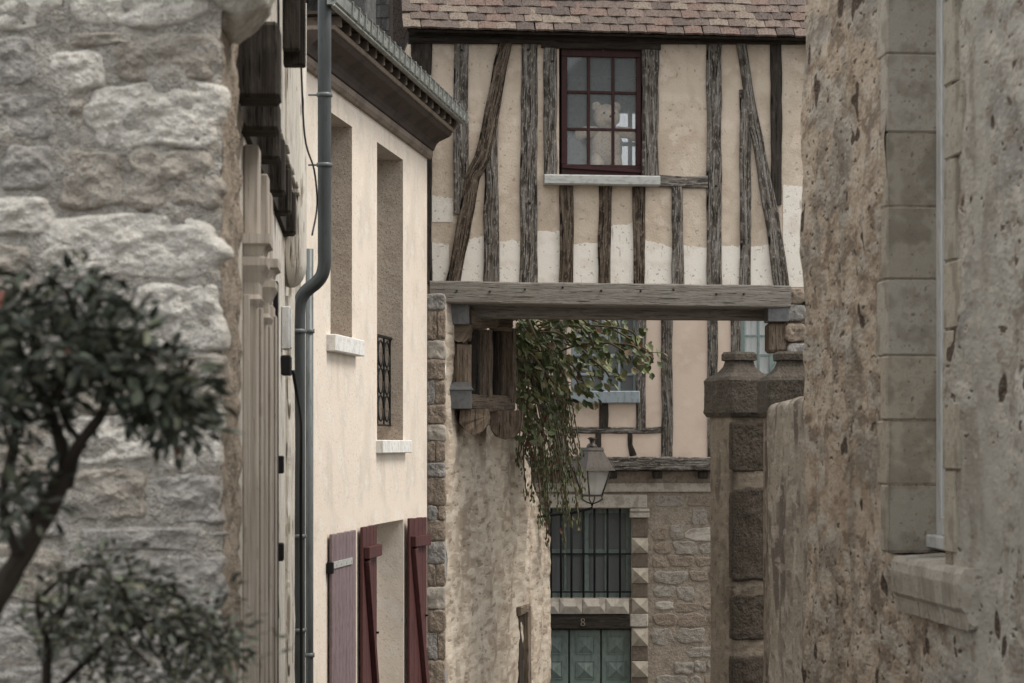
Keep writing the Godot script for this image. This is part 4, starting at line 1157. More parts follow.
	pyramid.call("base_rim", 496.5, 0.115, 494.5, 0.12, M.lantern)
	for i in 4:
		var b := Basis(Vector3.UP, PI / 2 * i)
		var sh := Shape.new()
		sh.face([b * Vector3(-0.185, P.call(470), 0.188), b * Vector3(0.185, P.call(470), 0.188), b * Vector3(0.10, P.call(494.6), 0.102), b * Vector3(-0.10, P.call(494.6), 0.102)], b * Vector3(0, 0, 1))
		part(lan, "pane", sh.done(), M.lamp_glass)
		part(lan, "scroll_arm", tube([b * Vector3(0.1, P.call(496), 0.1), b * Vector3(0.11, P.call(499), 0.11), b * Vector3(0.06, P.call(502), 0.06), Vector3(0, P.call(504), 0)], 0.011, 6, Vector3(0.3, 0, 1)), M.lantern)
	part(lan, "lamp_holder", tube([Vector3(0, P.call(469), 0), Vector3(0, P.call(478), 0)], 0.03, 8, Vector3(0, 0, 1)), M.white)
	var inv := lan.transform.affine_inverse()
	var wall_x: float = -0.746 + 0.157 * (31.5 - 24.5)
	var foot: Vector3 = inv * Vector3(wall_x - 0.1, lc.y - 0.55, -31.5)
	var tip := Vector3(0, P.call(504), 0)
	part(lan, "wall_arm", tube([foot, foot.lerp(tip, 0.3) + Vector3(0, -0.02, 0), foot.lerp(tip, 0.7) + Vector3(0, -0.06, 0), tip + Vector3(0, -0.06, 0), tip], 0.02, 8, Vector3(0.1, 1, 0.3)), M.iron)

# ------------------------------------------------------------------ the house at the foot of the lane
func build_back_house() -> void:
	var fr := frame(at(600, 400, 34.0).x, 34.0, Vector3(1, 0, 0))
	var t := thing("stone_and_timber_house", "house behind the passage, rubble stone below and peach half-timbering above", "house", fr)
	var L := func(x: float, y: float, z := 0.0) -> Vector3: return loc(fr, x, y, z)
	var K := 34.0 / FOCAL
	var uz := 0.16
	var blue := [L.call(571, 402, uz).x, L.call(571, 400, uz).y, L.call(639, 300, uz).x, L.call(639, 292, uz).y]
	var pal := [L.call(740, 402, uz).x, L.call(740, 400, uz).y, L.call(806, 300, uz).x, L.call(806, 292, uz).y]
	var x0: float = L.call(470, 400).x; var x1: float = L.call(900, 400).x
	var jet: float = L.call(600, 470).y
	part(t, "plaster_front", pierced(x0, jet, x1, jet + 4.5, [blue, pal], uz), M.peach)
	part(t, "jetty_underside", boxed(Vector3(x0, jet - 0.02, -0.3), Vector3(x1, jet + 0.05, uz - 0.002), 0.0), M.wood_dark)
	part(t, "end_wall", boxed(Vector3(x1, 0, -4), Vector3(x1 + 0.2, jet + 4.5, uz), 0.0), M.peach)
	part(t, "end_wall", boxed(Vector3(x0 - 0.2, 0, -4), Vector3(x0, jet + 4.5, uz), 0.0), M.peach)
	for h in [blue, pal]: part(t, "reveal", reveal(h, uz - 0.2, uz), M.wood_worn)
	var beams := [
		["post", M.wood_worn, [[560, 458, 13], [560, 280, 13]]],
		["post", M.wood_worn, [[641, 430, 9], [641.5, 280, 10]]],
		["post", M.wood_worn, [[667, 458, 11], [667, 280, 11.5]]],
		["post", M.wood_worn, [[712.5, 458, 10.5], [712.5, 280, 10.5]]],
		["post", M.wood_worn, [[736, 458, 10], [736, 280, 10.5]]],
		["post", M.wood_worn, [[812, 458, 10], [812, 280, 10.5]]],
		["rail", M.wood_worn, [[566, 430.5, 6.5], [661, 430, 6.5]]],
		["short_post", M.wood_dark, [[604, 428, 8.5], [604, 402, 8.5]]],
		["short_post", M.wood_dark, [[598, 456, 6], [598.5, 433, 5.5]]],
		["short_post", M.wood_dark, [[633, 456, 7], [630, 445, 4.5], [630, 433, 5]]],
		["bressummer", M.wood_worn, [[500, 464, 14], [600, 463, 13.5], [712, 463.5, 13], [860, 464, 14]]],
	]
	var i := 0
	for b in beams:
		var st := []
		for p in b[2]:
			var c: Vector3 = L.call(p[0], p[1], uz)
			st.append([c.x, c.y, p[2] * K])
		part(t, b[0], timber(st, uz - 0.04, uz + (0.09 if b[0] == "bressummer" else 0.02 + 0.003 * (i % 3)), 0.1, 400 + i), b[1])
		i += 1
	for x in [523, 568, 612.5, 657.5, 703, 748, 790]:
		var c: Vector3 = L.call(x, 474, 0.12)
		part(t, "joist_end", boxed(Vector3(c.x - 0.07, c.y - 0.07, -0.2), Vector3(c.x + 0.07, jet - 0.021, 0.2), 0.015), M.wood_dark)
	# windows of the upper floor
	casement(t, blue, uz - 0.09, M.blue, 4, 5, "window", false)
	casement(t, pal, uz - 0.09, M.green_pale, 4, 5, "window", true)
	var s0: Vector3 = L.call(567.5, 402, uz); var s1: Vector3 = L.call(639.5, 391, uz)
	part(t, "sill", boxed(Vector3(s0.x, s0.y - 0.02, uz - 0.1), Vector3(s1.x, s1.y, uz + 0.09), 0.012), M.blue)
	# ground floor: rubble wall, its stones, dressed window and door
	var lw := [L.call(540, 598).x, L.call(551, 598).y, L.call(631.5, 598).x, L.call(631, 508.5).y]
	var dr := [L.call(540, 800).x, 0.0, L.call(631.5, 629).x, L.call(631, 629).y]
	part(t, "rubble_wall", pierced(x0, 0.0, x1, jet, [lw, dr], 0.0), M.mortar)
	part(t, "reveal", reveal(lw, -0.25, 0.0), M.limestone)
	part(t, "reveal", reveal(dr, -0.25, 0.0), M.limestone)
	rng.seed = 61
	var xr0: float = L.call(650, 500).x; var xr1: float = L.call(735, 500).x
	var y: float = L.call(650, 494).y
	var n := 0
	while y > 0.3:
		var h := rng.randf_range(0.14, 0.27)
		var x := xr0 + rng.randf_range(0.0, 0.06)
		while x < xr1:
			var w := rng.randf_range(0.18, 0.62) * (1.0 if h > 0.19 else 0.8)
			if rng.randf() < 0.86:
				var hh := h * rng.randf_range(0.7, 0.98)
				part(t, "stone", pillow(x + w / 2, y - h / 2 + rng.randf_range(-0.02, 0.02), w * rng.randf_range(0.88, 1.0), hh, -0.04, rng.randf_range(0.006, 0.022), 800 + n, 22, rng.randf_range(3.0, 6.0), 0.2), [M.stone_warm, M.stone_brown, M.stone_brown, M.stone_warm, M.stone_brown, M.stone_warm, M.limestone][rng.randi() % 7])
			n += 1
			x += w
		y -= h
	part(t, "string_course", boxed(Vector3(x0, L.call(600, 492).y, -0.02), Vector3(x1, L.call(600, 483).y, 0.05), 0.01), M.limestone)
	var q0: Vector3 = L.call(545, 508); var q1: Vector3 = L.call(647, 494.5)
	part(t, "lintel_stone", boxed(Vector3(q0.x, q0.y, -0.1), Vector3(q1.x, q1.y, 0.045), 0.012), M.limestone)
	var dark := false
	var courses := [[508.5, 512, 3], [512, 518, 3], [518.5, 537, 0], [538, 553, 1], [553.5, 567, 0], [568, 583, 1], [583.5, 597, 0], [598, 613, 1], [613.5, 627, 2], [628, 646, 1], [646.5, 660.5, 0], [661, 677, 1], [677.5, 692, 0], [692.5, 708, 1], [708.5, 723, 0], [723.5, 738, 1], [738.5, 756, 0]]
	var ja: float = L.call(631.7, 600).x; var jb: float = L.call(648, 600).x
	for c in courses:
		var ya: float = L.call(640, c[1]).y; var yb: float = L.call(640, c[0]).y
		match c[2]:
			0: part(t, "quoin_stone", boxed(Vector3(ja, ya, -0.2), Vector3(jb, yb, 0.02), 0.008), M.boss_dark)
			2: part(t, "quoin_stone", boxed(Vector3(ja - 0.03, ya, -0.2), Vector3(jb, yb, 0.05), 0.02), M.limestone)
			3: part(t, "capital_stone", boxed(Vector3(ja - 0.03, ya + 0.004, -0.2), Vector3(jb + 0.02, yb, 0.075 - (c[0] - 508.0) * 0.004), 0.012), M.limestone)
			1: part(t, "diamond_stone", diamond(ja, ya, jb, yb, 0.03, 0.11), M.boss_pale)
	# faceted stone sill under the barred window, oak lintel with the house number, door
	var bx: float = L.call(536, 606).x
	var wd := (ja - 0.04 - bx) / 4.0
	for k in 4:
		var ya: float = L.call(600, 613.5).y; var yb: float = L.call(600, 598.5).y
		part(t, "sill_stone", diamond(bx + wd * k, ya, bx + wd * (k + 1) - 0.006, yb, 0.05, 0.085, 0.55), M.limestone)
	var ob: Vector3 = L.call(540, 621.5); var oe: Vector3 = L.call(633, 621.5)
	part(t, "oak_lintel", timber([[ob.x, ob.y, 0.225], [oe.x - 0.02, oe.y, 0.225]], -0.2, 0.03, 0.02, 440), M.wood_dark)
	var num := TextMesh.new()
	var font := SystemFont.new()
	font.font_names = PackedStringArray(["Droid Serif"])
	num.font = font
	num.text = "8"
	num.font_size = 16
	num.pixel_size = 0.0095
	num.depth = 0.012
	part(t, "house_number", num, mat(Color(0.50, 0.46, 0.39), 0.5), Transform3D(Basis(), L.call(583, 622.5, 0.045)))
	casement(t, lw, -0.16, M.green, 4, 2, "barred_window", false)
	var bars := empty(t, "window_bars")
	for x in [551, 561, 571.5, 583.5, 594.5, 607.5, 620]:
		var c: Vector3 = L.call(x, 600, -0.04)
		part(bars, "bar", tube([Vector3(c.x, lw[1], -0.04), Vector3(c.x, lw[3], -0.04)], 0.017, 8, Vector3(0, 0.2, 1)), M.iron)
	for yy in [554.0, 592.0]:
		var c: Vector3 = L.call(600, yy, -0.04)
		part(bars, "cross_bar", boxed(Vector3(lw[0], c.y - 0.012, -0.062), Vector3(lw[2], c.y + 0.012, -0.058), 0.0), M.iron)
	var door := empty(t, "door")
	var xs := [L.call(538, 640, -0.12).x, L.call(569, 640, -0.12).x, L.call(601, 640, -0.12).x, L.call(631.5, 640, -0.12).x]
	for c in 3:
		part(door, "leaf", boxed(Vector3(xs[c] + 0.012, 0.02, -0.2), Vector3(xs[c + 1] - 0.012, dr[3] - 0.02, -0.12), 0.012), M.green)
		for r in 6:
			var yt: float = L.call(600, 637 + r * 25.0, -0.12).y
			var mx: float = (xs[c] + xs[c + 1]) / 2
			if yt - 0.26 < 0.1: continue
			part(door, "panel", diamond(mx - 0.13, yt - 0.25, mx + 0.13, yt, -0.118, -0.06), M.green)
			part(door, "panel_frame", panel_frame(mx, yt - 0.125, 0.145, -0.119, 0.012), M.green)
	part(t, "door_back", boxed(Vector3(dr[0], 0.0, -0.3), Vector3(dr[2], dr[3], -0.22), 0.0), M.wood_brown)

func panel_frame(cx: float, cy: float, r: float, z: float, h: float) -> ArrayMesh:
	var s := Shape.new()
	for e in [[-r, -r, r, -r + 0.014], [-r, r - 0.014, r, r], [-r, -r + 0.014, -r + 0.014, r - 0.014], [r - 0.014, -r + 0.014, r, r - 0.014]]:
		s.box(Vector3(cx + e[0], cy + e[1], z), Vector3(cx + e[2], cy + e[3], z + h), 0.003)
	return s.done()

# A block whose face rises to a point (or a ridge) like a cut diamond.
func diamond(x0: float, y0: float, x1: float, y1: float, z0: float, z1: float, ridge := 0.0) -> ArrayMesh:
	var s := Shape.new()
	var b := [Vector3(x0, y0, z0), Vector3(x1, y0, z0), Vector3(x1, y1, z0), Vector3(x0, y1, z0)]
	var cx := (x0 + x1) / 2; var cy := (y0 + y1) / 2
	var r := (x1 - x0) / 2 * ridge
	var p := Vector3(cx - r, cy, z1); var q := Vector3(cx + r + 0.0004, cy, z1)
	s.face([b[0], b[1], q, p], Vector3(0, -1, 0.5))
	s.face([b[2], b[3], p, q], Vector3(0, 1, 0.5))
	s.face([b[1], b[2], q], Vector3(1, 0, 0.5))
	s.face([b[3], b[0], p], Vector3(-1, 0, 0.5))
	for i in 4:
		var o: Vector3 = (b[i] + b[(i + 1) % 4]) / 2 - Vector3(cx, cy, z0)
		s.face([b[i], b[(i + 1) % 4], b[(i + 1) % 4] - Vector3(0, 0, 0.1), b[i] - Vector3(0, 0, 0.1)], o)
	return s.done()

func casement(t: Node3D, h: Array, z: float, m: Material, cols: int, rows: int, called: String, curtain: bool) -> void:
	var w := empty(t, called)
	part(w, "stile", boxed(Vector3(h[0], h[1], z - 0.05), Vector3(h[0] + 0.08, h[3], z + 0.03)), m)
	part(w, "stile", boxed(Vector3(h[2] - 0.08, h[1], z - 0.05), Vector3(h[2], h[3], z + 0.03)), m)
	part(w, "rail", boxed(Vector3(h[0] + 0.08, h[1], z - 0.05), Vector3(h[2] - 0.08, h[1] + 0.1, z + 0.028)), m)
	part(w, "rail", boxed(Vector3(h[0] + 0.08, h[3] - 0.08, z - 0.05), Vector3(h[2] - 0.08, h[3], z + 0.028)), m)
	var a := Vector2(h[0] + 0.08, h[1] + 0.1); var b := Vector2(h[2] - 0.08, h[3] - 0.08)
	for c in range(1, cols):
		var x := lerpf(a.x, b.x, c / float(cols))
		var k := 0.05 if c * 2 == cols else 0.018
		part(w, "muntin", boxed(Vector3(x - k, a.y, z - 0.03), Vector3(x + k, b.y, z + (0.024 if k > 0.03 else 0.014)), 0.004), m)
	for r in range(1, rows):
		var y := lerpf(a.y, b.y, r / float(rows))
		var k := 0.045 if rows == 2 else 0.018
		part(w, "muntin", boxed(Vector3(a.x, y - k, z - 0.028), Vector3(b.x, y + k, z + 0.012), 0.004), m)
	for c in cols:
		for r in rows:
			part(w, "pane", boxed(Vector3(lerpf(a.x, b.x, c / float(cols)), lerpf(a.y, b.y, r / float(rows)), z - 0.008), Vector3(lerpf(a.x, b.x, (c + 1) / float(cols)), lerpf(a.y, b.y, (r + 1) / float(rows)), z - 0.005), 0.0), M.glass)
	part(t, "inner_room", room(Vector3(h[0] - 0.2, h[1] - 0.6, z - 3.4), Vector3(h[2] + 0.2, h[3] + 0.2, z - 0.06)), M.dark_room)
	if curtain:
		var s := Shape.new(true)
		var pts := []
		for j in 2:
			for i in 61: pts.append(Vector3(lerpf(h[0], h[2], i / 60.0), h[1] if j == 0 else h[3], z - 0.12 + 0.02 * sin(i * 1.1) + 0.008 * sin(i * 2.7)))
		s.grid(pts, 60)
		part(w, "curtain", s.done(), M.curtain)

# ------------------------------------------------------------------ right side: rendered house, gate pillars, garden wall
func build_right_side() -> void:
	var fr := frame(2.514 - 0.08 * 12.0, 12.0, Vector3(0.08, 0, 1))
	var H: float = EYE - fr.origin.y
	var t := thing("rendered_stone_house", "tall old house wall with stained ochre and grey render and a stone-framed window", "house", fr)
	var wx0: float = loc(fr, 889.5, 445).x; var wx1: float = loc(fr, 947, 445).x
	var wy0 := H - 0.49; var wy1 := H + 2.35
	var x0 := 0.05; var x1 := 7.2; var y1 := H + 3.6
	var zf := func(x: float, y: float) -> Vector3:
		var z := 0.035 * wob.get_noise_2d(x * 45, y * 35) + 0.010 * fine.get_noise_2d(x * 330, y * 200)
		z += 0.004 * fine.get_noise_2d(x * 900, y * 700)
		var e := clampf((x - x0) / 0.16, 0, 1)
		z -= 0.09 * pow(1.0 - e, 2.0)
		var xx := x + (0.05 * wob.get_noise_2d(7.0, y * 70) + 0.02 * fine.get_noise_2d(50, y * 350)) * (1.0 - clampf((x - x0) / 0.5, 0, 1))
		return Vector3(xx, y, z)
	var s := Shape.new(true)
	var st := 0.036
	displaced(x0, wx0, 0.0, wy0, st, zf, s)
	displaced(x0, wx0, wy0, wy1, st, zf, s)
	displaced(x0, wx0, wy1, y1, st, zf, s)
	displaced(wx0, wx1, 0.0, wy0, st, zf, s)
	displaced(wx0, wx1, wy1, y1, st, zf, s)
	displaced(wx1, x1, 0.0, wy0, st, zf, s)
	displaced(wx1, x1, wy0, wy1, st, zf, s)
	displaced(wx1, x1, wy1, y1, st, zf, s)
	part(t, "rendered_wall", s.done(), M.old_render)
	var b := Shape.new(true)
	var pts := []
	for j in 121:   # far end of the wall, rounded into the corner
		var y := y1 * j / 120.0
		var p: Vector3 = zf.call(x0, y)
		for k in 5: pts.append(Vector3(p.x + 0.01 * k * (k - 4), y, p.z - 0.001 - 0.25 * k * k / 4.0))
	b.grid(pts, 4, null, true)
	part(t, "far_corner", b.done(), M.old_render)
	part(t, "wall_core", boxed(Vector3(x0 + 0.3, 0, -4.0), Vector3(x1, y1 + 0.0, -0.45), 0.0), M.old_render)
	var rf := Shape.new()   # tiled roof over the eave, out of view, added for the window reflection
	var e0 := Vector3(x0 - 0.1, y1 + 0.05, 0.3); var e1 := Vector3(x1 + 0.2, y1 + 0.05, 0.3)
	var r0 := Vector3(x0 - 0.1, y1 + 3.6, -3.3); var r1 := Vector3(x1 + 0.2, y1 + 3.6, -3.3)
	rf.face([e0, e1, r1, r0], Vector3(0, 1, 1))
	rf.face([e0 - Vector3(0, 0.08, 0), e1 - Vector3(0, 0.08, 0), r1 - Vector3(0, 0.08, 0), r0 - Vector3(0, 0.08, 0)], Vector3(0, -1, -1))
	rf.face([r0, r1, r1 + Vector3(0, -3.6, -3.6), r0 + Vector3(0, -3.6, -3.6)], Vector3(0, 1, -1))
	part(t, "roof", rf.done(), M.tiles[2])
	part(t, "wall_top", boxed(Vector3(x0 - 0.02, y1, -4.0), Vector3(x1, y1 + 0.12, 0.06), 0.02), M.limestone)
	# dressed stones of the window, far side: face strip and the reveal that looks up the lane
	var cuts := [553.0, 485.0, 420.0, 355.0, 278.0, 205.0, 130.0, 51.0, -30.0, -110.0]
	rng.seed = 71
	for k in cuts.size() - 1:
		var ya: float = loc(fr, 893, cuts[k]).y; var yb: float = loc(fr, 893, cuts[k + 1]).y
		var w := 0.19 if k % 2 else 0.11
		part(t, "jamb_stone", boxed(Vector3(wx0 - w, ya + 0.002, -0.24), Vector3(wx0 + rng.randf_range(-0.006, 0.008), yb - 0.002, 0.010 + rng.randf() * 0.008), 0.007), M.jambs[rng.randi() % 4])
	part(t, "jamb_joints", boxed(Vector3(wx0 - 0.1, wy0, -0.25), Vector3(wx0 - 0.006, wy1, 0.004), 0.0), M.mortar)
	var near := [553.0, 470.0, 402.0, 330.0, 262.0, 160.0, 86.0, 0.0, -110.0]
	for k in near.size() - 1:
		var ya: float = loc(fr, 950, near[k]).y; var yb: float = loc(fr, 950, near[k + 1]).y
		var w := 0.24 if k % 2 else 0.15
		part(t, "jamb_stone", boxed(Vector3(wx1, ya + 0.004, -0.24), Vector3(wx1 + w, yb - 0.004, 0.012 + rng.randf() * 0.008), 0.006), M.jambs[rng.randi() % 4])
	part(t, "jamb_joints", boxed(Vector3(wx1 + 0.006, wy0, -0.25), Vector3(wx1 + 0.09, wy1, 0.008), 0.0), M.mortar)
	part(t, "lintel_stone", boxed(Vector3(wx0 - 0.25, wy1 - 0.002, -0.2), Vector3(wx1 + 0.25, wy1 + 0.3, 0.022), 0.01), M.limestone)
	# moulded sill, worn
	var sx0: float = loc(fr, 893, 560, 0.055).x; var sx1: float = loc(fr, 965, 590, 0.055).x
	var prof := [Vector2(-0.3, -0.16), Vector2(0.015, -0.225), Vector2(0.03, -0.215), Vector2(0.032, -0.24), Vector2(0.042, -0.175), Vector2(0.058, -0.155), Vector2(0.068, -0.06), Vector2(0.062, -0.02), Vector2(0.05, 0.0), Vector2(-0.3, 0.02)]
	var path := []
	for k in 61: path.append(Vector3(lerpf(sx0, sx1, k / 60.0), wy0 + 0.006 * fine.get_noise_1d(k * 22.0), 0.008 * fine.get_noise_1d(k * 17.0 + 500.0)))
	var sl := Shape.new()
	sl.sweep(path, prof, Vector3.UP, true, true, 0.0015, rng)
	part(t, "sill", sl.done(), M.limestone)
	# white window
	var win := empty(t, "window")
	var zw := -0.215
	part(win, "frame_stile", boxed(Vector3(wx0, wy0 + 0.02, zw - 0.07), Vector3(wx0 + 0.055, wy1, zw), 0.004), M.white)
	part(win, "frame_stile", boxed(Vector3(wx1 - 0.055, wy0 + 0.02, zw - 0.07), Vector3(wx1, wy1, zw), 0.004), M.white)
	part(win, "sash_stile", boxed(Vector3(wx0 + 0.057, wy0 + 0.08, zw - 0.06), Vector3(wx0 + 0.12, wy1, zw + 0.01), 0.006), M.white)
	part(win, "frame_sill", boxed(Vector3(wx0 + 0.03, wy0 + 0.025, zw - 0.07), Vector3(wx1, wy0 + 0.085, zw + 0.055), 0.006), M.white)
	part(win, "sash_rail", boxed(Vector3(wx0 + 0.152, wy0 + 0.087, zw - 0.06), Vector3(wx1 - 0.057, wy0 + 0.17, zw + 0.022), 0.006), M.white)
	part(win, "sash_stile", boxed(Vector3(wx1 - 0.15, wy0 + 0.172, zw - 0.06), Vector3(wx1 - 0.057, wy1, zw + 0.02), 0.006), M.white)
	part(win, "pane", boxed(Vector3(wx0 + 0.15, wy0 + 0.17, zw - 0.03), Vector3(wx1 - 0.15, wy1, zw - 0.026), 0.0), M.glass)
	part(t, "inner_room", room(Vector3(wx0 - 0.05, wy0 - 0.05, -0.449), Vector3(wx1 + 0.05, wy1 + 0.05, -0.29)), M.dark_room)

	# gate pillars with weathered caps
	for k in 2:
		var d: float = [19.0, 18.3][k]
		var px: float = [739.0, 793.0][k]
		var turn: float = [0.44, 0.06][k]
		var half: float = [0.2, 0.23][k]
		var pf := Transform3D(Basis(Vector3.UP, -turn if k == 0 else -turn), Vector3((px - 512.0) / FOCAL * d, ground(d), -d))
		pf.basis = Basis(Vector3.UP, turn)
		var p := thing("gate_pillar", ["square gate pillar of dark blocks and pale mortar with a moulded stone cap", "gate pillar with a bulky weathered cap rising behind the streaked garden wall"][k], "pillar", pf, "gate pillars beside the lane")
		var E: float = EYE - pf.origin.y
		var Y := func(yy: float) -> float: return E + (HORIZON - yy) / FOCAL * d
		var o := 0.03
		part(p, "cap", loft([[Y.call(417.5), 0.0, 0.0], [Y.call(417), half + o - 0.02, half + o - 0.02], [Y.call(413), half + o, half + o], [Y.call(381), half + o, half + o], [Y.call(377.5), half + o - 0.02, half + o - 0.02], [Y.call(373), half - 0.055, half - 0.055], [Y.call(367), half - 0.095, half - 0.095], [Y.call(361.5), half - 0.11, half - 0.11], [Y.call(360.5), half - 0.085, half - 0.085], [Y.call(354.5), half - 0.085, half - 0.085], [Y.call(352), half - 0.1, half - 0.1]], 88, 0.012, 40.0 * k, 18.0, 14.0, false), M.cap_stone)
		part(p, "shaft", loft([[0.0, half - 0.012, half - 0.012], [Y.call(416), half - 0.012, half - 0.012]], 48, 0.006, 90.0 + k, 16.0, 9.0), M.streaked_shaft)
		var cuts2 := [417.0, 421.0, 472.0, 485.0, 581.0, 592.0, 639.0, 652.0, 742.0, 752.0, 830.0]
		var i := 1
		rng.seed = 81
		while i + 1 < cuts2.size():
			var ya: float = Y.call(cuts2[i + 1]); var yb: float = Y.call(cuts2[i])
			var blk := Transform3D(Basis(), Vector3(0.0 , 0, half - 0.012))
			part(p, "block", boulder(0.0, (ya + yb) / 2, (half - 0.012) * 2.06, yb - ya, 0.02, 900 + i + k * 20, 0.06, 12.0, 0.35), M.stone_dark, blk)
			i += 2
	# garden wall
	var gf := frame(2.095, 18.0, Vector3(-0.0465, 0, 1))
	var gh: float = EYE - gf.origin.y + 0.28
	var gw := thing("garden_wall", "low streaked render garden wall between the gate pillars and the tall house", "wall", gf)
	var gs := Shape.new(true)
	var gp := []
	for j in 71:
		for i in 81:
			var x := lerpf(0.0, 5.0, i / 80.0)
			var y: float = gh * j / 66.0 if j <= 66 else gh + 0.06 * sin((j - 66) / 4.0 * PI / 2)
			var z := 0.03 * wob.get_noise_2d(x * 70, y * 40) + 0.01 * fine.get_noise_2d(x * 400, y * 250)
			if j > 66: z -= 0.12 * (1 - cos((j - 66) / 4.0 * PI / 2))
			if j > 60: y += 0.02 * fine.get_noise_2d(x * 300, 9.0)
			if i == 0: z -= 0.05
			gp.append(Vector3(x, y, z))
	gs.grid(gp, 80)
	part(gw, "render", gs.done(), M.streaked)
	part(gw, "wall_core", boxed(Vector3(0.02, 0, -0.35), Vector3(5.0, gh + 0.03, -0.1), 0.02), M.streaked)

# ------------------------------------------------------------------ left foreground: rubble wall and the old timber house
func build_near_left() -> void:
	var fr := frame(at(0, 400, 7.0).x, 7.0, Vector3(1, 0, 0))
	var H: float = EYE - fr.origin.y
	var t := thing("rubble_wall", "thick grey rubble wall end of big rough stones rising behind the small tree", "wall", fr)
	var L := func(x: float, y: float, z := 0.0) -> Vector3: return loc(fr, x, y, z)
	var xr: float = L.call(221, 300).x
	var s := Shape.new(true)
	displaced(-1.0, xr, 0.0, H + 2.2, 0.025, func(x: float, y: float) -> Vector3:
		var e := clampf((xr - x) / 0.06, 0, 1)
		return Vector3(x + 0.012 * fine.get_noise_2d(3.0, y * 300) * (1 - e), y, 0.004 + 0.026 * fine.get_noise_2d(x * 300, y * 360) + 0.014 * fine.get_noise_2d(x * 1000, y * 1000) + 0.01 * wob.get_noise_2d(x * 150, y * 150) - 0.02 * pow(1 - e, 2)), s)
	part(t, "mortar", s.done(), M.mortar_grey)
	var r := Shape.new(true)
	var rp := []
	for j in 151:
		for i in 31:
			var y: float = (H + 2.2) * j / 150.0
			var zz := -1.25 * i / 30.0
			var e := clampf(-zz / 0.06, 0, 1)
			rp.append(Vector3(xr - 0.076 * -zz + 0.012 * fine.get_noise_2d(3.0, y * 300) * (1 - e) + 0.028 * fine.get_noise_2d(zz * 240, y * 300) * e, y, zz - 0.02 * (1 - e)))
	r.grid(rp, 30)
	part(t, "return_face", r.done(), M.mortar)
	part(t, "wall_core", boxed(Vector3(-1.0, 0, -1.24), Vector3(xr - 0.15, H + 2.2, -0.05), 0.0), M.mortar)
	var stones := [[-70, -70, 60, 28, 0], [66, -60, 205, 26, 0], [-30, 36, 40, 86, 1], [46, 50, 106, 92, 0], [62, 31, 150, 47, 2], [112, 34, 216, 80, 2], [88, 84, 221, 146, 3], [-30, 94, 62, 138, 1], [66, 98, 86, 130, 2], [2, 146, 56, 190, 1], [62, 152, 124, 208, 2], [128, 150, 221, 210, 2], [-30, 196, 56, 236, 0], [38, 214, 219, 280, 3], [-40, 242, 34, 300, 2], [42, 284, 130, 346, 1], [134, 283, 222, 350, 0], [-40, 306, 36, 360, 0], [-40, 364, 70, 420, 1], [74, 352, 150, 410, 2], [154, 354, 221, 402, 2], [60, 414, 160, 462, 0], [164, 406, 222, 470, 0], [-40, 426, 56, 480, 2], [-30, 486, 70, 540, 1], [74, 468, 150, 520, 2], [154, 474, 222, 524, 1], [64, 526, 221, 552, 1], [-40, 546, 60, 600, 2], [66, 556, 136, 612, 1], [140, 556, 222, 608, 1], [-40, 604, 84, 660, 1], [88, 616, 222, 664, 1], [-40, 666, 110, 720, 1], [114, 668, 222, 724, 1], [-40, 726, 80, 790, 1], [84, 730, 222, 790, 1], [-40, 796, 120, 860, 1], [124, 796, 222, 860, 1], [-40, 866, 100, 930, 1], [104, 866, 222, 930, 1]]
	rng.seed = 95
	var cy := -180.0
	while cy < 930.0:   # more of the same courses beyond the frame
		var ch := rng.randf_range(44, 70)
		var cx := -310.0
		while cx < -60.0:
			var cw := minf(rng.randf_range(60, 150), -44.0 - cx)
			stones.append([cx, cy, cx + cw - 5, cy + ch - 5, rng.randi() % 3])
			cx += cw
		cy += ch
	for q in [[-40, -150, 70, -76], [76, -150, 160, -66], [-40, -230, 100, -156], [106, -230, 220, -156]]: stones.append(q + [rng.randi() % 3])
	var sd := 0
	for q in stones:
		var a: Vector3 = L.call(q[0], q[3]); var b: Vector3 = L.call(q[2], q[1])
		part(t, "stone", boulder((a.x + b.x) / 2, (a.y + b.y) / 2, (b.x - a.x) * 1.05, (b.y - a.y) * 1.08, 0.024, 1000 + sd, 0.25, 6.0, 0.52), [M.stone_pale, M.stone_grey, M.stone_warm, M.stone_pale][q[4]])
		sd += 1
	part(t, "corbel_stone", blob(L.call(222, -22, -0.25), Vector3(0.165, 0.195, 0.40), 3.0, 0.07, 36), M.stone_pale)

	# the old jettied house beyond it
	var nf := frame(-1.11, 9.0, Vector3(-0.066, 0, -1))
	var N: float = EYE - nf.origin.y
	var h := thing("jettied_timber_house", "old whitewashed timber house with dark jetty joists and moulded pilasters", "house", nf)
	part(h, "wall", boxed(Vector3(-0.6, 0, -0.3), Vector3(5.9, N + 1.3, -0.002), 0.0), M.wood_white)
	part(h, "jetty_shade_boards", boxed(Vector3(-1.2, N + 1.31, -0.3), Vector3(5.9, N + 1.559, 0.02), 0.0), M.wood_dark)  # dark fill between the joists, stands in for shade under the jetty
	part(h, "upper_core", boxed(Vector3(-1.2, N + 1.56, -0.4), Vector3(5.9, N + 4.0, 0.06), 0.0), M.wood_white)
	part(h, "lower_core", boxed(Vector3(-0.5, 0, -4.0), Vector3(5.9, N + 4.0, -0.41), 0.0), M.wood_white)
	rng.seed = 91
	var reach := [0.195, 0.15, 0.12, 0.1, 0.09, 0.075]
	var jn := 0
	for d in [8.05, 9.0, 9.95, 11.1, 12.3, 13.5]:   # joists of the jetty
		var x: float = d - 9.0
		var w := rng.randf_range(0.2, 0.26)
		var hh := rng.randf_range(0.0, 0.03)
		part(h, "joist", boxed(Vector3(x, N + 1.27 + hh, -0.05), Vector3(x + w, N + 1.555, reach[jn]), 0.015), M.wood_dark)
		jn += 1
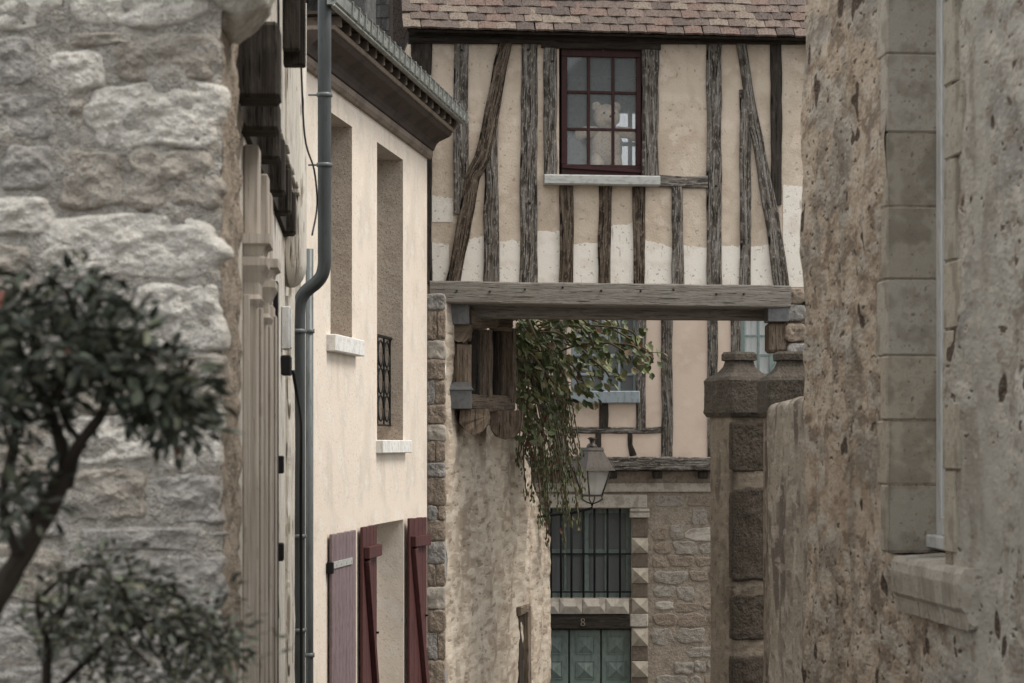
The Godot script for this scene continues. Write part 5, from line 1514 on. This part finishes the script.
	for k in 16:   # boards of the upper wall
		var x := 0.15 + k * 0.35
		var low := N + (1.56 if k < 14 else 1.25) + rng.randf_range(0.0, 0.04)
		part(h, "board", boxed(Vector3(x, low, 0.061), Vector3(x + 0.335, N + 3.9, 0.092 + rng.randf_range(-0.01, 0.015)), 0.006), M.wood_white)
	var cp := Shape.new(true)   # corner post with a rounded foot
	var pp := []; var ks := []
	for k in 8:
		pp.append(Vector3(5.0, N + 1.0 + 0.16 * (1 - cos(PI / 2 * k / 7.0)), 0.035)); ks.append(maxf(0.05, sin(PI / 2 * k / 7.0)))
	pp.append(Vector3(5.0, N + 3.9, 0.035)); ks.append(1.0)
	cp.sweep(pp, rect(0.3, 0.19, 0.05), Vector3(0, 0, 1), true, true, 0.0, null, Vector2.ZERO, ks)
	part(h, "corner_post", cp.done(), M.wood_white)
	part(h, "corner_post", timber([[5.75, 0, 0.3], [5.75, N + 1.29, 0.28]], -0.02, 0.03, 0.05, 320), M.wood_white)
	# moulded pilasters of the doorway
	for k in 3:
		var x: float = [0.2, 1.2, 1.95][k]
		var zt: float = [0.062, 0.056, 0.05][k]
		var yt: float = N + [0.88, 0.86, 0.95][k]
		var pi := empty(h, "pilaster")
		part(pi, "shaft", boxed(Vector3(x, 0, -0.001), Vector3(x + 0.24, yt - 0.25, zt), 0.008), M.pilaster)
		part(pi, "fillet", boxed(Vector3(x - 0.02, 0, -0.001), Vector3(x - 0.001, yt - 0.25, zt * 0.45), 0.004), M.pilaster)
		part(pi, "fillet", boxed(Vector3(x + 0.07, 0, zt), Vector3(x + 0.17, yt - 0.3, zt + 0.014), 0.006), M.pilaster)
		if k == 2:
			part(pi, "shaft", boxed(Vector3(x + 0.01, yt - 0.249, -0.001), Vector3(x + 0.22, N + 1.26, zt - 0.01), 0.008), M.pilaster)
			continue
		var cpt := Shape.new()
		var cx := x + 0.12
		var pr := []
		var hs := [[-0.30, 0.0], [-0.27, 0.016], [-0.25, 0.004], [-0.2, 0.004], [-0.16, 0.02], [-0.13, 0.036], [-0.1, 0.036], [-0.09, 0.02], [-0.05, 0.03], [-0.04, 0.05], [0.0, 0.05]]
		for i in hs.size() - 1:
			var a = hs[i]; var b = hs[i + 1]
			cpt.face([Vector3(x - a[1], yt + a[0], zt + a[1]), Vector3(x + 0.24 + a[1], yt + a[0], zt + a[1]), Vector3(x + 0.24 + b[1], yt + b[0], zt + b[1]), Vector3(x - b[1], yt + b[0], zt + b[1])], Vector3(0, 0, 1))
			cpt.face([Vector3(x - a[1], yt + a[0], -0.001), Vector3(x - a[1], yt + a[0], zt + a[1]), Vector3(x - b[1], yt + b[0], zt + b[1]), Vector3(x - b[1], yt + b[0], -0.001)], Vector3(-1, 0, 0))
			cpt.face([Vector3(x + 0.24 + a[1], yt + a[0], -0.001), Vector3(x + 0.24 + a[1], yt + a[0], zt + a[1]), Vector3(x + 0.24 + b[1], yt + b[0], zt + b[1]), Vector3(x + 0.24 + b[1], yt + b[0], -0.001)], Vector3(1, 0, 0))
		cpt.face([Vector3(x - 0.05, yt, -0.001), Vector3(x + 0.29, yt, -0.001), Vector3(x + 0.29, yt, zt + 0.05), Vector3(x - 0.05, yt, zt + 0.05)], Vector3.UP)
		part(pi, "capital", cpt.done(), M.pilaster)
		part(pi, "entablature", boxed(Vector3(x + 0.02, yt + 0.001, -0.001), Vector3(x + 0.22, N + 1.26, zt), 0.006), M.pilaster)
	part(h, "dark_door_strip", boxed(Vector3(2.4, 0, -0.001), Vector3(2.52, N + 0.85, 0.055), 0.004), M.iron)  # black strip put in for the shade of the door gap
	part(h, "dark_door_strip", boxed(Vector3(2.9, 0, -0.001), Vector3(2.95, N + 0.7, 0.018), 0.004), M.wood_dark)
	part(h, "plank_edge", timber([[3.6, 0, 0.3], [3.6, N + 0.5, 0.28]], -0.02, 0.02, 0.08, 330), M.wood_white)
	part(h, "plank_edge", timber([[5.2, 0, 0.4], [5.2, N + 0.95, 0.36]], -0.02, 0.03, 0.08, 331), M.wood_white)
	for y in [-0.06, -0.55]: part(h, "hinge", boxed(Vector3(3.3, N + y - 0.1, 0.0), Vector3(3.42, N + y, 0.05), 0.006), M.iron)
	part(h, "hood", boxed(Vector3(1.3, N + 1.85, 0.12), Vector3(1.75, N + 2.2, 0.2), 0.01), M.wood_dark)
	part(h, "hood", boxed(Vector3(1.25, N + 2.17, 0.12), Vector3(1.8, N + 2.215, 0.235), 0.006), M.wood_dark)
	part(h, "hood", boxed(Vector3(1.4, N + 1.80, 0.12), Vector3(1.5, N + 2.15, 0.225), 0.006), M.wood_dark)
	# service box and cable
	var mb := thing("meter_box", "small white service box on the whitewashed planks beside the downpipe", "box", nf * Transform3D(Basis(), Vector3(4.3, N + 0.58, 0.0)))
	part(mb, "case", boxed(Vector3(0, 0, 0), Vector3(0.2, 0.26, 0.05), 0.006), M.white)
	part(mb, "lid", boxed(Vector3(0.01, 0.01, 0.05), Vector3(0.19, 0.25, 0.058), 0.003), M.white)
	part(mb, "clamp", boxed(Vector3(-0.1, -0.16, 0), Vector3(0.1, -0.04, 0.06), 0.008), M.iron)
	var cb := Vector3(4.3, N + 0.45, 0.04)
	var cpth := []
	for q in [[0, 0, 0.03], [0.1, -0.15, 0.05], [0.5, -0.3, 0.06], [0.9, -0.5, 0.05], [1.2, -0.8, 0.04], [1.3, -1.6, 0.04], [1.3, -3.6, 0.04]]: cpth.append(Vector3(q[0], q[1], q[2]))
	var cable := part(self, "power_cable", tube(smooth_path(cpth, 5), 0.011, 6, Vector3(0.3, 0, 1)), M.iron, nf * Transform3D(Basis(), cb))
	tag(cable, "black cable hanging from the service box down beside the downpipe", "cable")
	var up := []
	for q in [[0.2, 2.2, 0.15], [0.6, 1.75, 0.16], [0.75, 1.3, 0.155], [1.5, 0.95, 0.155], [2.2, 0.75, 0.16], [3.0, 0.42, 0.16], [3.6, 0.3, 0.2], [3.9, 0.12, 0.21], [3.5, -0.1, 0.19]]: up.append(Vector3(q[0], q[1], q[2]))
	var wire := part(self, "telephone_wire", tube(smooth_path(up, 6), 0.006, 5, Vector3(0.3, 0, 1)), M.iron, nf * Transform3D(Basis(), Vector3(0.6, N + 1.35, 0)))
	tag(wire, "thin dark wire looping down the whitewashed boards of the jettied house", "wire")

# Boulder face: a fine grid over a rounded outline, broken by noise.
func boulder(cx: float, cy: float, w: float, h: float, bulge: float, sd: int, ragged := 0.22, square := 5.0, rough := 1.0) -> ArrayMesh:
	var s := Shape.new(true)
	var k := 72; var m := 22
	var pts := []
	for j in m + 1:
		var r := 1.0 - float(j) / m
		for i in k + 1:
			var a := TAU * (i % k) / k
			var c := cos(a); var q := sin(a)
			var rad := 1.0 / pow(pow(absf(c), square) + pow(absf(q), square), 1.0 / square)
			rad *= 1.0 + ragged * fine.get_noise_3d(c * 45.0 + sd * 7.0, q * 45.0, sd * 3.0)
			var x := c * rad * r * w / 2; var y := q * rad * r * h / 2
			var e := clampf((1.0 - r) * minf(w, h) / 0.035, 0.0, 1.0)
			var z := -0.03 + (bulge * 0.6 + 0.03) * sqrt(1.0 - pow(1.0 - e, 2.0))
			z += e * rough * (0.032 * fine.get_noise_3d(x * 160 + sd * 50.0, y * 220, 1.0) + 0.026 * fine.get_noise_3d(x * 480, y * 700 + sd, 2.0) + 0.014 * fine.get_noise_3d(x * 1500, y * 1500 + sd, 3.0))
			pts.append(Vector3(cx + x, cy + y, z))
	s.grid(pts, k, null, true)
	return s.done()

func smooth_path(p: Array, n: int) -> Array:
	var c := Curve3D.new()
	for i in p.size():
		var t: Vector3 = (p[mini(i + 1, p.size() - 1)] - p[maxi(i - 1, 0)]) / 6.0
		c.add_point(p[i], -t, t)
	var out := []
	for i in (p.size() - 1) * n + 1: out.append(c.sample(int(i / n), (i % n) / float(n)) if i < (p.size() - 1) * n else p[-1])
	return out

# ------------------------------------------------------------------ plants
func random_basis(dir: Vector3, spread: float) -> Basis:
	var z := (dir + Vector3(rng.randf_range(-1, 1), rng.randf_range(-1, 1), rng.randf_range(-1, 1)) * spread).normalized()
	var x := Vector3.UP.cross(z)
	if x.length() < 0.05: x = Vector3.RIGHT
	x = x.normalized().rotated(z, rng.randf_range(-0.9, 0.9))
	return Basis(x, z.cross(x), z)

func leaf_color(base: Color, vary: float) -> Color:
	var k := 1.0 + rng.randf_range(-vary, vary)
	return Color(base.r * k * (1.0 + rng.randf_range(-0.1, 0.15)), base.g * k, base.b * k * (1.0 + rng.randf_range(-0.15, 0.15)))

func build_plants() -> void:
	# climber over the passage wall
	rng.seed = 101
	var d := 29.3
	var o := at(515, 440, d)
	var v := thing("climbing_vine", "leafy climber with long trailing stems hanging over the passage wall", "vine", Transform3D(Basis(), o))
	var fol := Shape.new()
	var small := Shape.new()
	var tips := [[560, 334], [585, 330], [610, 336], [630, 345], [644, 348], [525, 340], [536, 352], [545, 372], [530, 395], [548, 405], [540, 415], [522, 420], [622, 350], [600, 366], [586, 350], [575, 368], [560, 360], [545, 350], [580, 386], [562, 384], [598, 352], [628, 330], [550, 380], [606, 320], [580, 318], [555, 316], [535, 335], [530, 365]]
	var big := []
	for q in tips:
		var dep := d + rng.randf_range(-0.9, 0.7)
		var p0 := at(512 + rng.randf_range(-4, 8), 330 + rng.randf_range(-10, 60), d + 0.2) - o
		var p3 := at(q[0], q[1], dep) - o
		var mid := p0.lerp(p3, 0.5) + Vector3(0, rng.randf_range(0.1, 0.4), 0)
		var path := smooth_path([p0, mid, p3, p3 + Vector3(0.12, -0.1 - rng.randf() * 0.15, 0)], 5)
		part(v, "branch", tube(path, 0.013, 5, Vector3(0.2, 0.3, 1), null), M.stem)
		for k in 36:
			var i: int = int(pow(rng.randf(), 0.7) * (path.size() - 1))
			var p: Vector3 = path[i] + Vector3(rng.randf_range(-0.15, 0.15), rng.randf_range(-0.16, 0.12), rng.randf_range(-0.2, 0.2))
			var b := random_basis(Vector3(0.5, -0.55, 0.25), 0.7)
			var size := rng.randf_range(0.09, 0.16)
			var c := leaf_color(Color(0.10, 0.13, 0.055), 0.35)
			if rng.randf() < 0.4: c = leaf_color(Color(0.27, 0.29, 0.165), 0.2)
			if rng.randf() < 0.05: c = leaf_color(Color(0.16, 0.10, 0.06), 0.2)
			if i > path.size() * 0.6 and big.size() < 120 and rng.randf() < 0.45: big.append([b, p, size, c])
			else: add_leaf(fol, b, p, size, size * rng.randf_range(0.6, 0.8), c)
	for q in big:
		var s := Shape.new()
		add_leaf(s, Basis(), Vector3.ZERO, q[2] * 1.1, q[2] * 0.8, q[3])
		part(v, "leaf", s.done(), M.leaf, Transform3D(q[0], q[1]))
	for k in 52:   # trailing stems, almost bare
		var px := rng.randf_range(510, 545)
		var start := at(px, rng.randf_range(325, 400), d + rng.randf_range(-0.6, 0.8)) - o
		var fall := rng.randf_range(0.7, 1.9) * (0.55 + 0.45 * smoothstep(505, 530, px))
		var right := rng.randf_range(0.1, 0.55) * smoothstep(505, 540, px) + rng.randf_range(-0.05, 0.1)
		if k < 10:
			fall = rng.randf_range(1.7, 2.3); right = rng.randf_range(0.25, 0.6)
		var end := start + Vector3(right, -fall, rng.randf_range(-0.2, 0.2))
		var path := smooth_path([start, start.lerp(end, 0.35) + Vector3(right * 0.2, 0.06, 0), start.lerp(end, 0.7) + Vector3(right * 0.12 + rng.randf_range(-0.05, 0.05), 0, 0), end], 5)
		part(v, "stem", tube(path, 0.008, 4, Vector3(0.2, 0.3, 1)), M.stem)
		for e in int(fall * 40):
			var p: Vector3 = path[rng.randi() % path.size()].lerp(path[rng.randi() % path.size()], 0.0) + Vector3(rng.randf_range(-0.035, 0.035), rng.randf_range(-0.08, 0.08), rng.randf_range(-0.03, 0.03))
			var c := leaf_color(Color(0.125, 0.145, 0.072), 0.4)
			if rng.randf() < 0.12: c = leaf_color(Color(0.17, 0.085, 0.06), 0.3)
			add_leaf(small, random_basis(Vector3(0.1, -1, 0.1), 0.45), p, rng.randf_range(0.045, 0.10), rng.randf_range(0.016, 0.036), c)
	var f := part(v, "foliage", fol.done(), M.leaf)
	f.set_meta("kind", "stuff")
	var f2 := part(v, "small_leaves", small.done(), M.leaf)
	f2.set_meta("kind", "stuff")
	# side spray with a few brown leaves past the window
	var spray := smooth_path([at(630, 352, d) - o, at(645, 352, d) - o, at(664, 353, d) - o], 4)
	part(v, "branch", tube(spray, 0.006, 4, Vector3(0.2, 0.3, 1)), M.stem)
	for q in [[646, 356], [651, 351], [657, 353], [662, 352]]:
		var s := Shape.new()
		add_leaf(s, random_basis(Vector3(0.5, -0.7, 0.4), 0.5), Vector3.ZERO, 0.11, 0.07, leaf_color(Color(0.15, 0.11, 0.07), 0.2))
		part(v, "leaf", s.done(), M.leaf, Transform3D(Basis(), at(q[0], q[1], d) - o))

	# small tree in front of the rubble wall
	shrub("small_tree", "dark small tree with a crooked trunk and long leaves before the rubble wall", "tree", 3.9,
		[[[-70, 860, 1.25], [-55, 720, 1.15], [-12, 615, 1.0], [22, 555, 0.9], [52, 500, 0.85], [66, 470, 0.65]],
		[[66, 476, 0.6], [58, 440, 0.5], [48, 410, 0.42], [30, 370, 0.3]], [[64, 484, 0.6], [82, 448, 0.5], [104, 415, 0.42], [112, 380, 0.36], [130, 350, 0.25]], [[48, 410, 0.35], [70, 370, 0.25], [80, 330, 0.2]], [[112, 390, 0.3], [150, 370, 0.2], [185, 385, 0.14]], [[22, 555, 0.4], [5, 500, 0.35], [12, 440, 0.3], [2, 380, 0.25]], [[30, 372, 0.25], [10, 330, 0.2], [0, 300, 0.15]], [[82, 448, 0.28], [60, 400, 0.2], [95, 345, 0.15]]],
		[[20, 300, 58, 34], [70, 300, 52, 34], [105, 320, 45, 32], [45, 335, 60, 34], [140, 345, 42, 30], [165, 370, 34, 28], [100, 360, 50, 30], [15, 365, 40, 34], [185, 395, 20, 22], [60, 385, 40, 22], [150, 400, 36, 22], [10, 410, 30, 26], [25, 480, 24, 34], [172, 420, 18, 14], [-20, 330, 40, 60]], 150, 0.033, Color(0.034, 0.039, 0.027), 0.006)
	shrub("bush", "low twiggy bush with small pale-edged leaves at the foot of the rubble wall", "bush", 4.4,
		[[[42, 900, 0.5], [46, 720, 0.4], [48, 650, 0.35], [38, 605, 0.25], [62, 578, 0.18]], [[48, 660, 0.28], [70, 600, 0.2], [98, 565, 0.14]], [[70, 605, 0.2], [110, 600, 0.16], [118, 580, 0.12]], [[46, 700, 0.3], [110, 640, 0.22], [160, 620, 0.16], [215, 630, 0.12]], [[110, 640, 0.2], [130, 600, 0.12], [125, 560, 0.1]]],
		[[100, 572, 26, 18], [60, 590, 24, 16], [130, 590, 28, 20], [160, 600, 30, 20], [110, 615, 40, 18], [190, 620, 30, 22], [215, 635, 26, 22], [150, 635, 40, 20], [90, 640, 34, 16], [180, 655, 40, 20], [225, 655, 18, 22], [130, 670, 40, 18], [60, 630, 24, 14], [200, 680, 36, 16]], 150, 0.024, Color(0.052, 0.056, 0.04), 0.0)

# limbs: chains of [px, py, thickness]; clumps: [px, py, rx, ry] of leaves
func shrub(called: String, label: String, cat: String, d: float, limbs: Array, clumps: Array, per: int, size: float, col: Color, red: float) -> void:
	rng.seed = called.hash()
	var first: Array = limbs[0][0]
	var base := at(first[0], 0, d)
	base.y = ground(d)
	var t := thing(called, label, cat, Transform3D(Basis(), base))
	for l in limbs.size():
		var p := []; var k := []
		for q in limbs[l]:
			var w := at(q[0], q[1], d) - base
			w.z += 0.07 * wob.get_noise_2d(q[0] * 3.0, q[1] * 3.0 + l * 40.0) * (1.0 if l > 0 else 0.0)
			if q == first: w.y = -0.02
			p.append(w); k.append(q[2])
		var sp := smooth_path(p, 5)
		var sk := []
		for i in sp.size():
			var a := mini(i / 5, k.size() - 1)
			sk.append(lerpf(k[a], k[mini(a + 1, k.size() - 1)], (i % 5) / 5.0) * (1.0 + 0.12 * wob.get_noise_1d(i * 40.0 + l * 90.0)))
		part(t, "trunk" if l == 0 else "branch", tube(sp, 0.031 * d / 5.4, 9, Vector3(0.2, 0.3, 1), sk), M.bark)
	var s := Shape.new()
	for c in clumps:
		for k in 3:   # fine twigs into each clump
			var limb: Array = limbs[1 + rng.randi() % (limbs.size() - 1)]
			for other in limbs.slice(1):
				if Vector2(other[-1][0] - c[0], other[-1][1] - c[1]).length() < Vector2(limb[-1][0] - c[0], limb[-1][1] - c[1]).length(): limb = other
			var from: Array = limb[-1 - k % 2]
			var pa := at(from[0], from[1], d) - base
			var pb := at(c[0] + rng.randf_range(-0.7, 0.7) * c[2], c[1] + rng.randf_range(-0.7, 0.7) * c[3], d) - base + Vector3(0, 0, rng.randf_range(-0.08, 0.08))
			part(t, "twig", tube(smooth_path([pa, pa.lerp(pb, 0.5) + Vector3(rng.randf_range(-0.02, 0.02), rng.randf_range(-0.02, 0.03), 0), pb], 4), 0.0035, 5, Vector3(0.2, 0.3, 1)), M.bark)
		var ctr := at(c[0], c[1], d) - base
		ctr.z += rng.randf_range(-0.12, 0.12)
		for sub in 7:
			var sc := ctr + Vector3(rng.randf_range(-1, 1) * c[2], rng.randf_range(-1, 1) * c[3], 0) / FOCAL * d * 0.8 + Vector3(0, 0, rng.randf_range(-0.12, 0.12))
			for k in per / 7:
				var u := Vector3(rng.randfn(), rng.randfn() * 0.7, rng.randfn()) * 0.035 * d / 5.4
				var dir := (u.normalized() + Vector3(0.25, 0.1, 0.2)).normalized()
				var cc := leaf_color(col, 0.45)
				if rng.randf() < red: cc = leaf_color(Color(0.14, 0.045, 0.035), 0.3)
				elif rng.randf() < 0.15: cc = leaf_color(col * 2.2, 0.2)
				var ln := size * rng.randf_range(0.75, 1.35)
				add_leaf(s, random_basis(dir, 0.55), sc + u, ln, ln * rng.randf_range(0.32, 0.5), cc)
	var f := part(t, "crown", s.done(), M.leaf)
	f.set_meta("kind", "stuff")
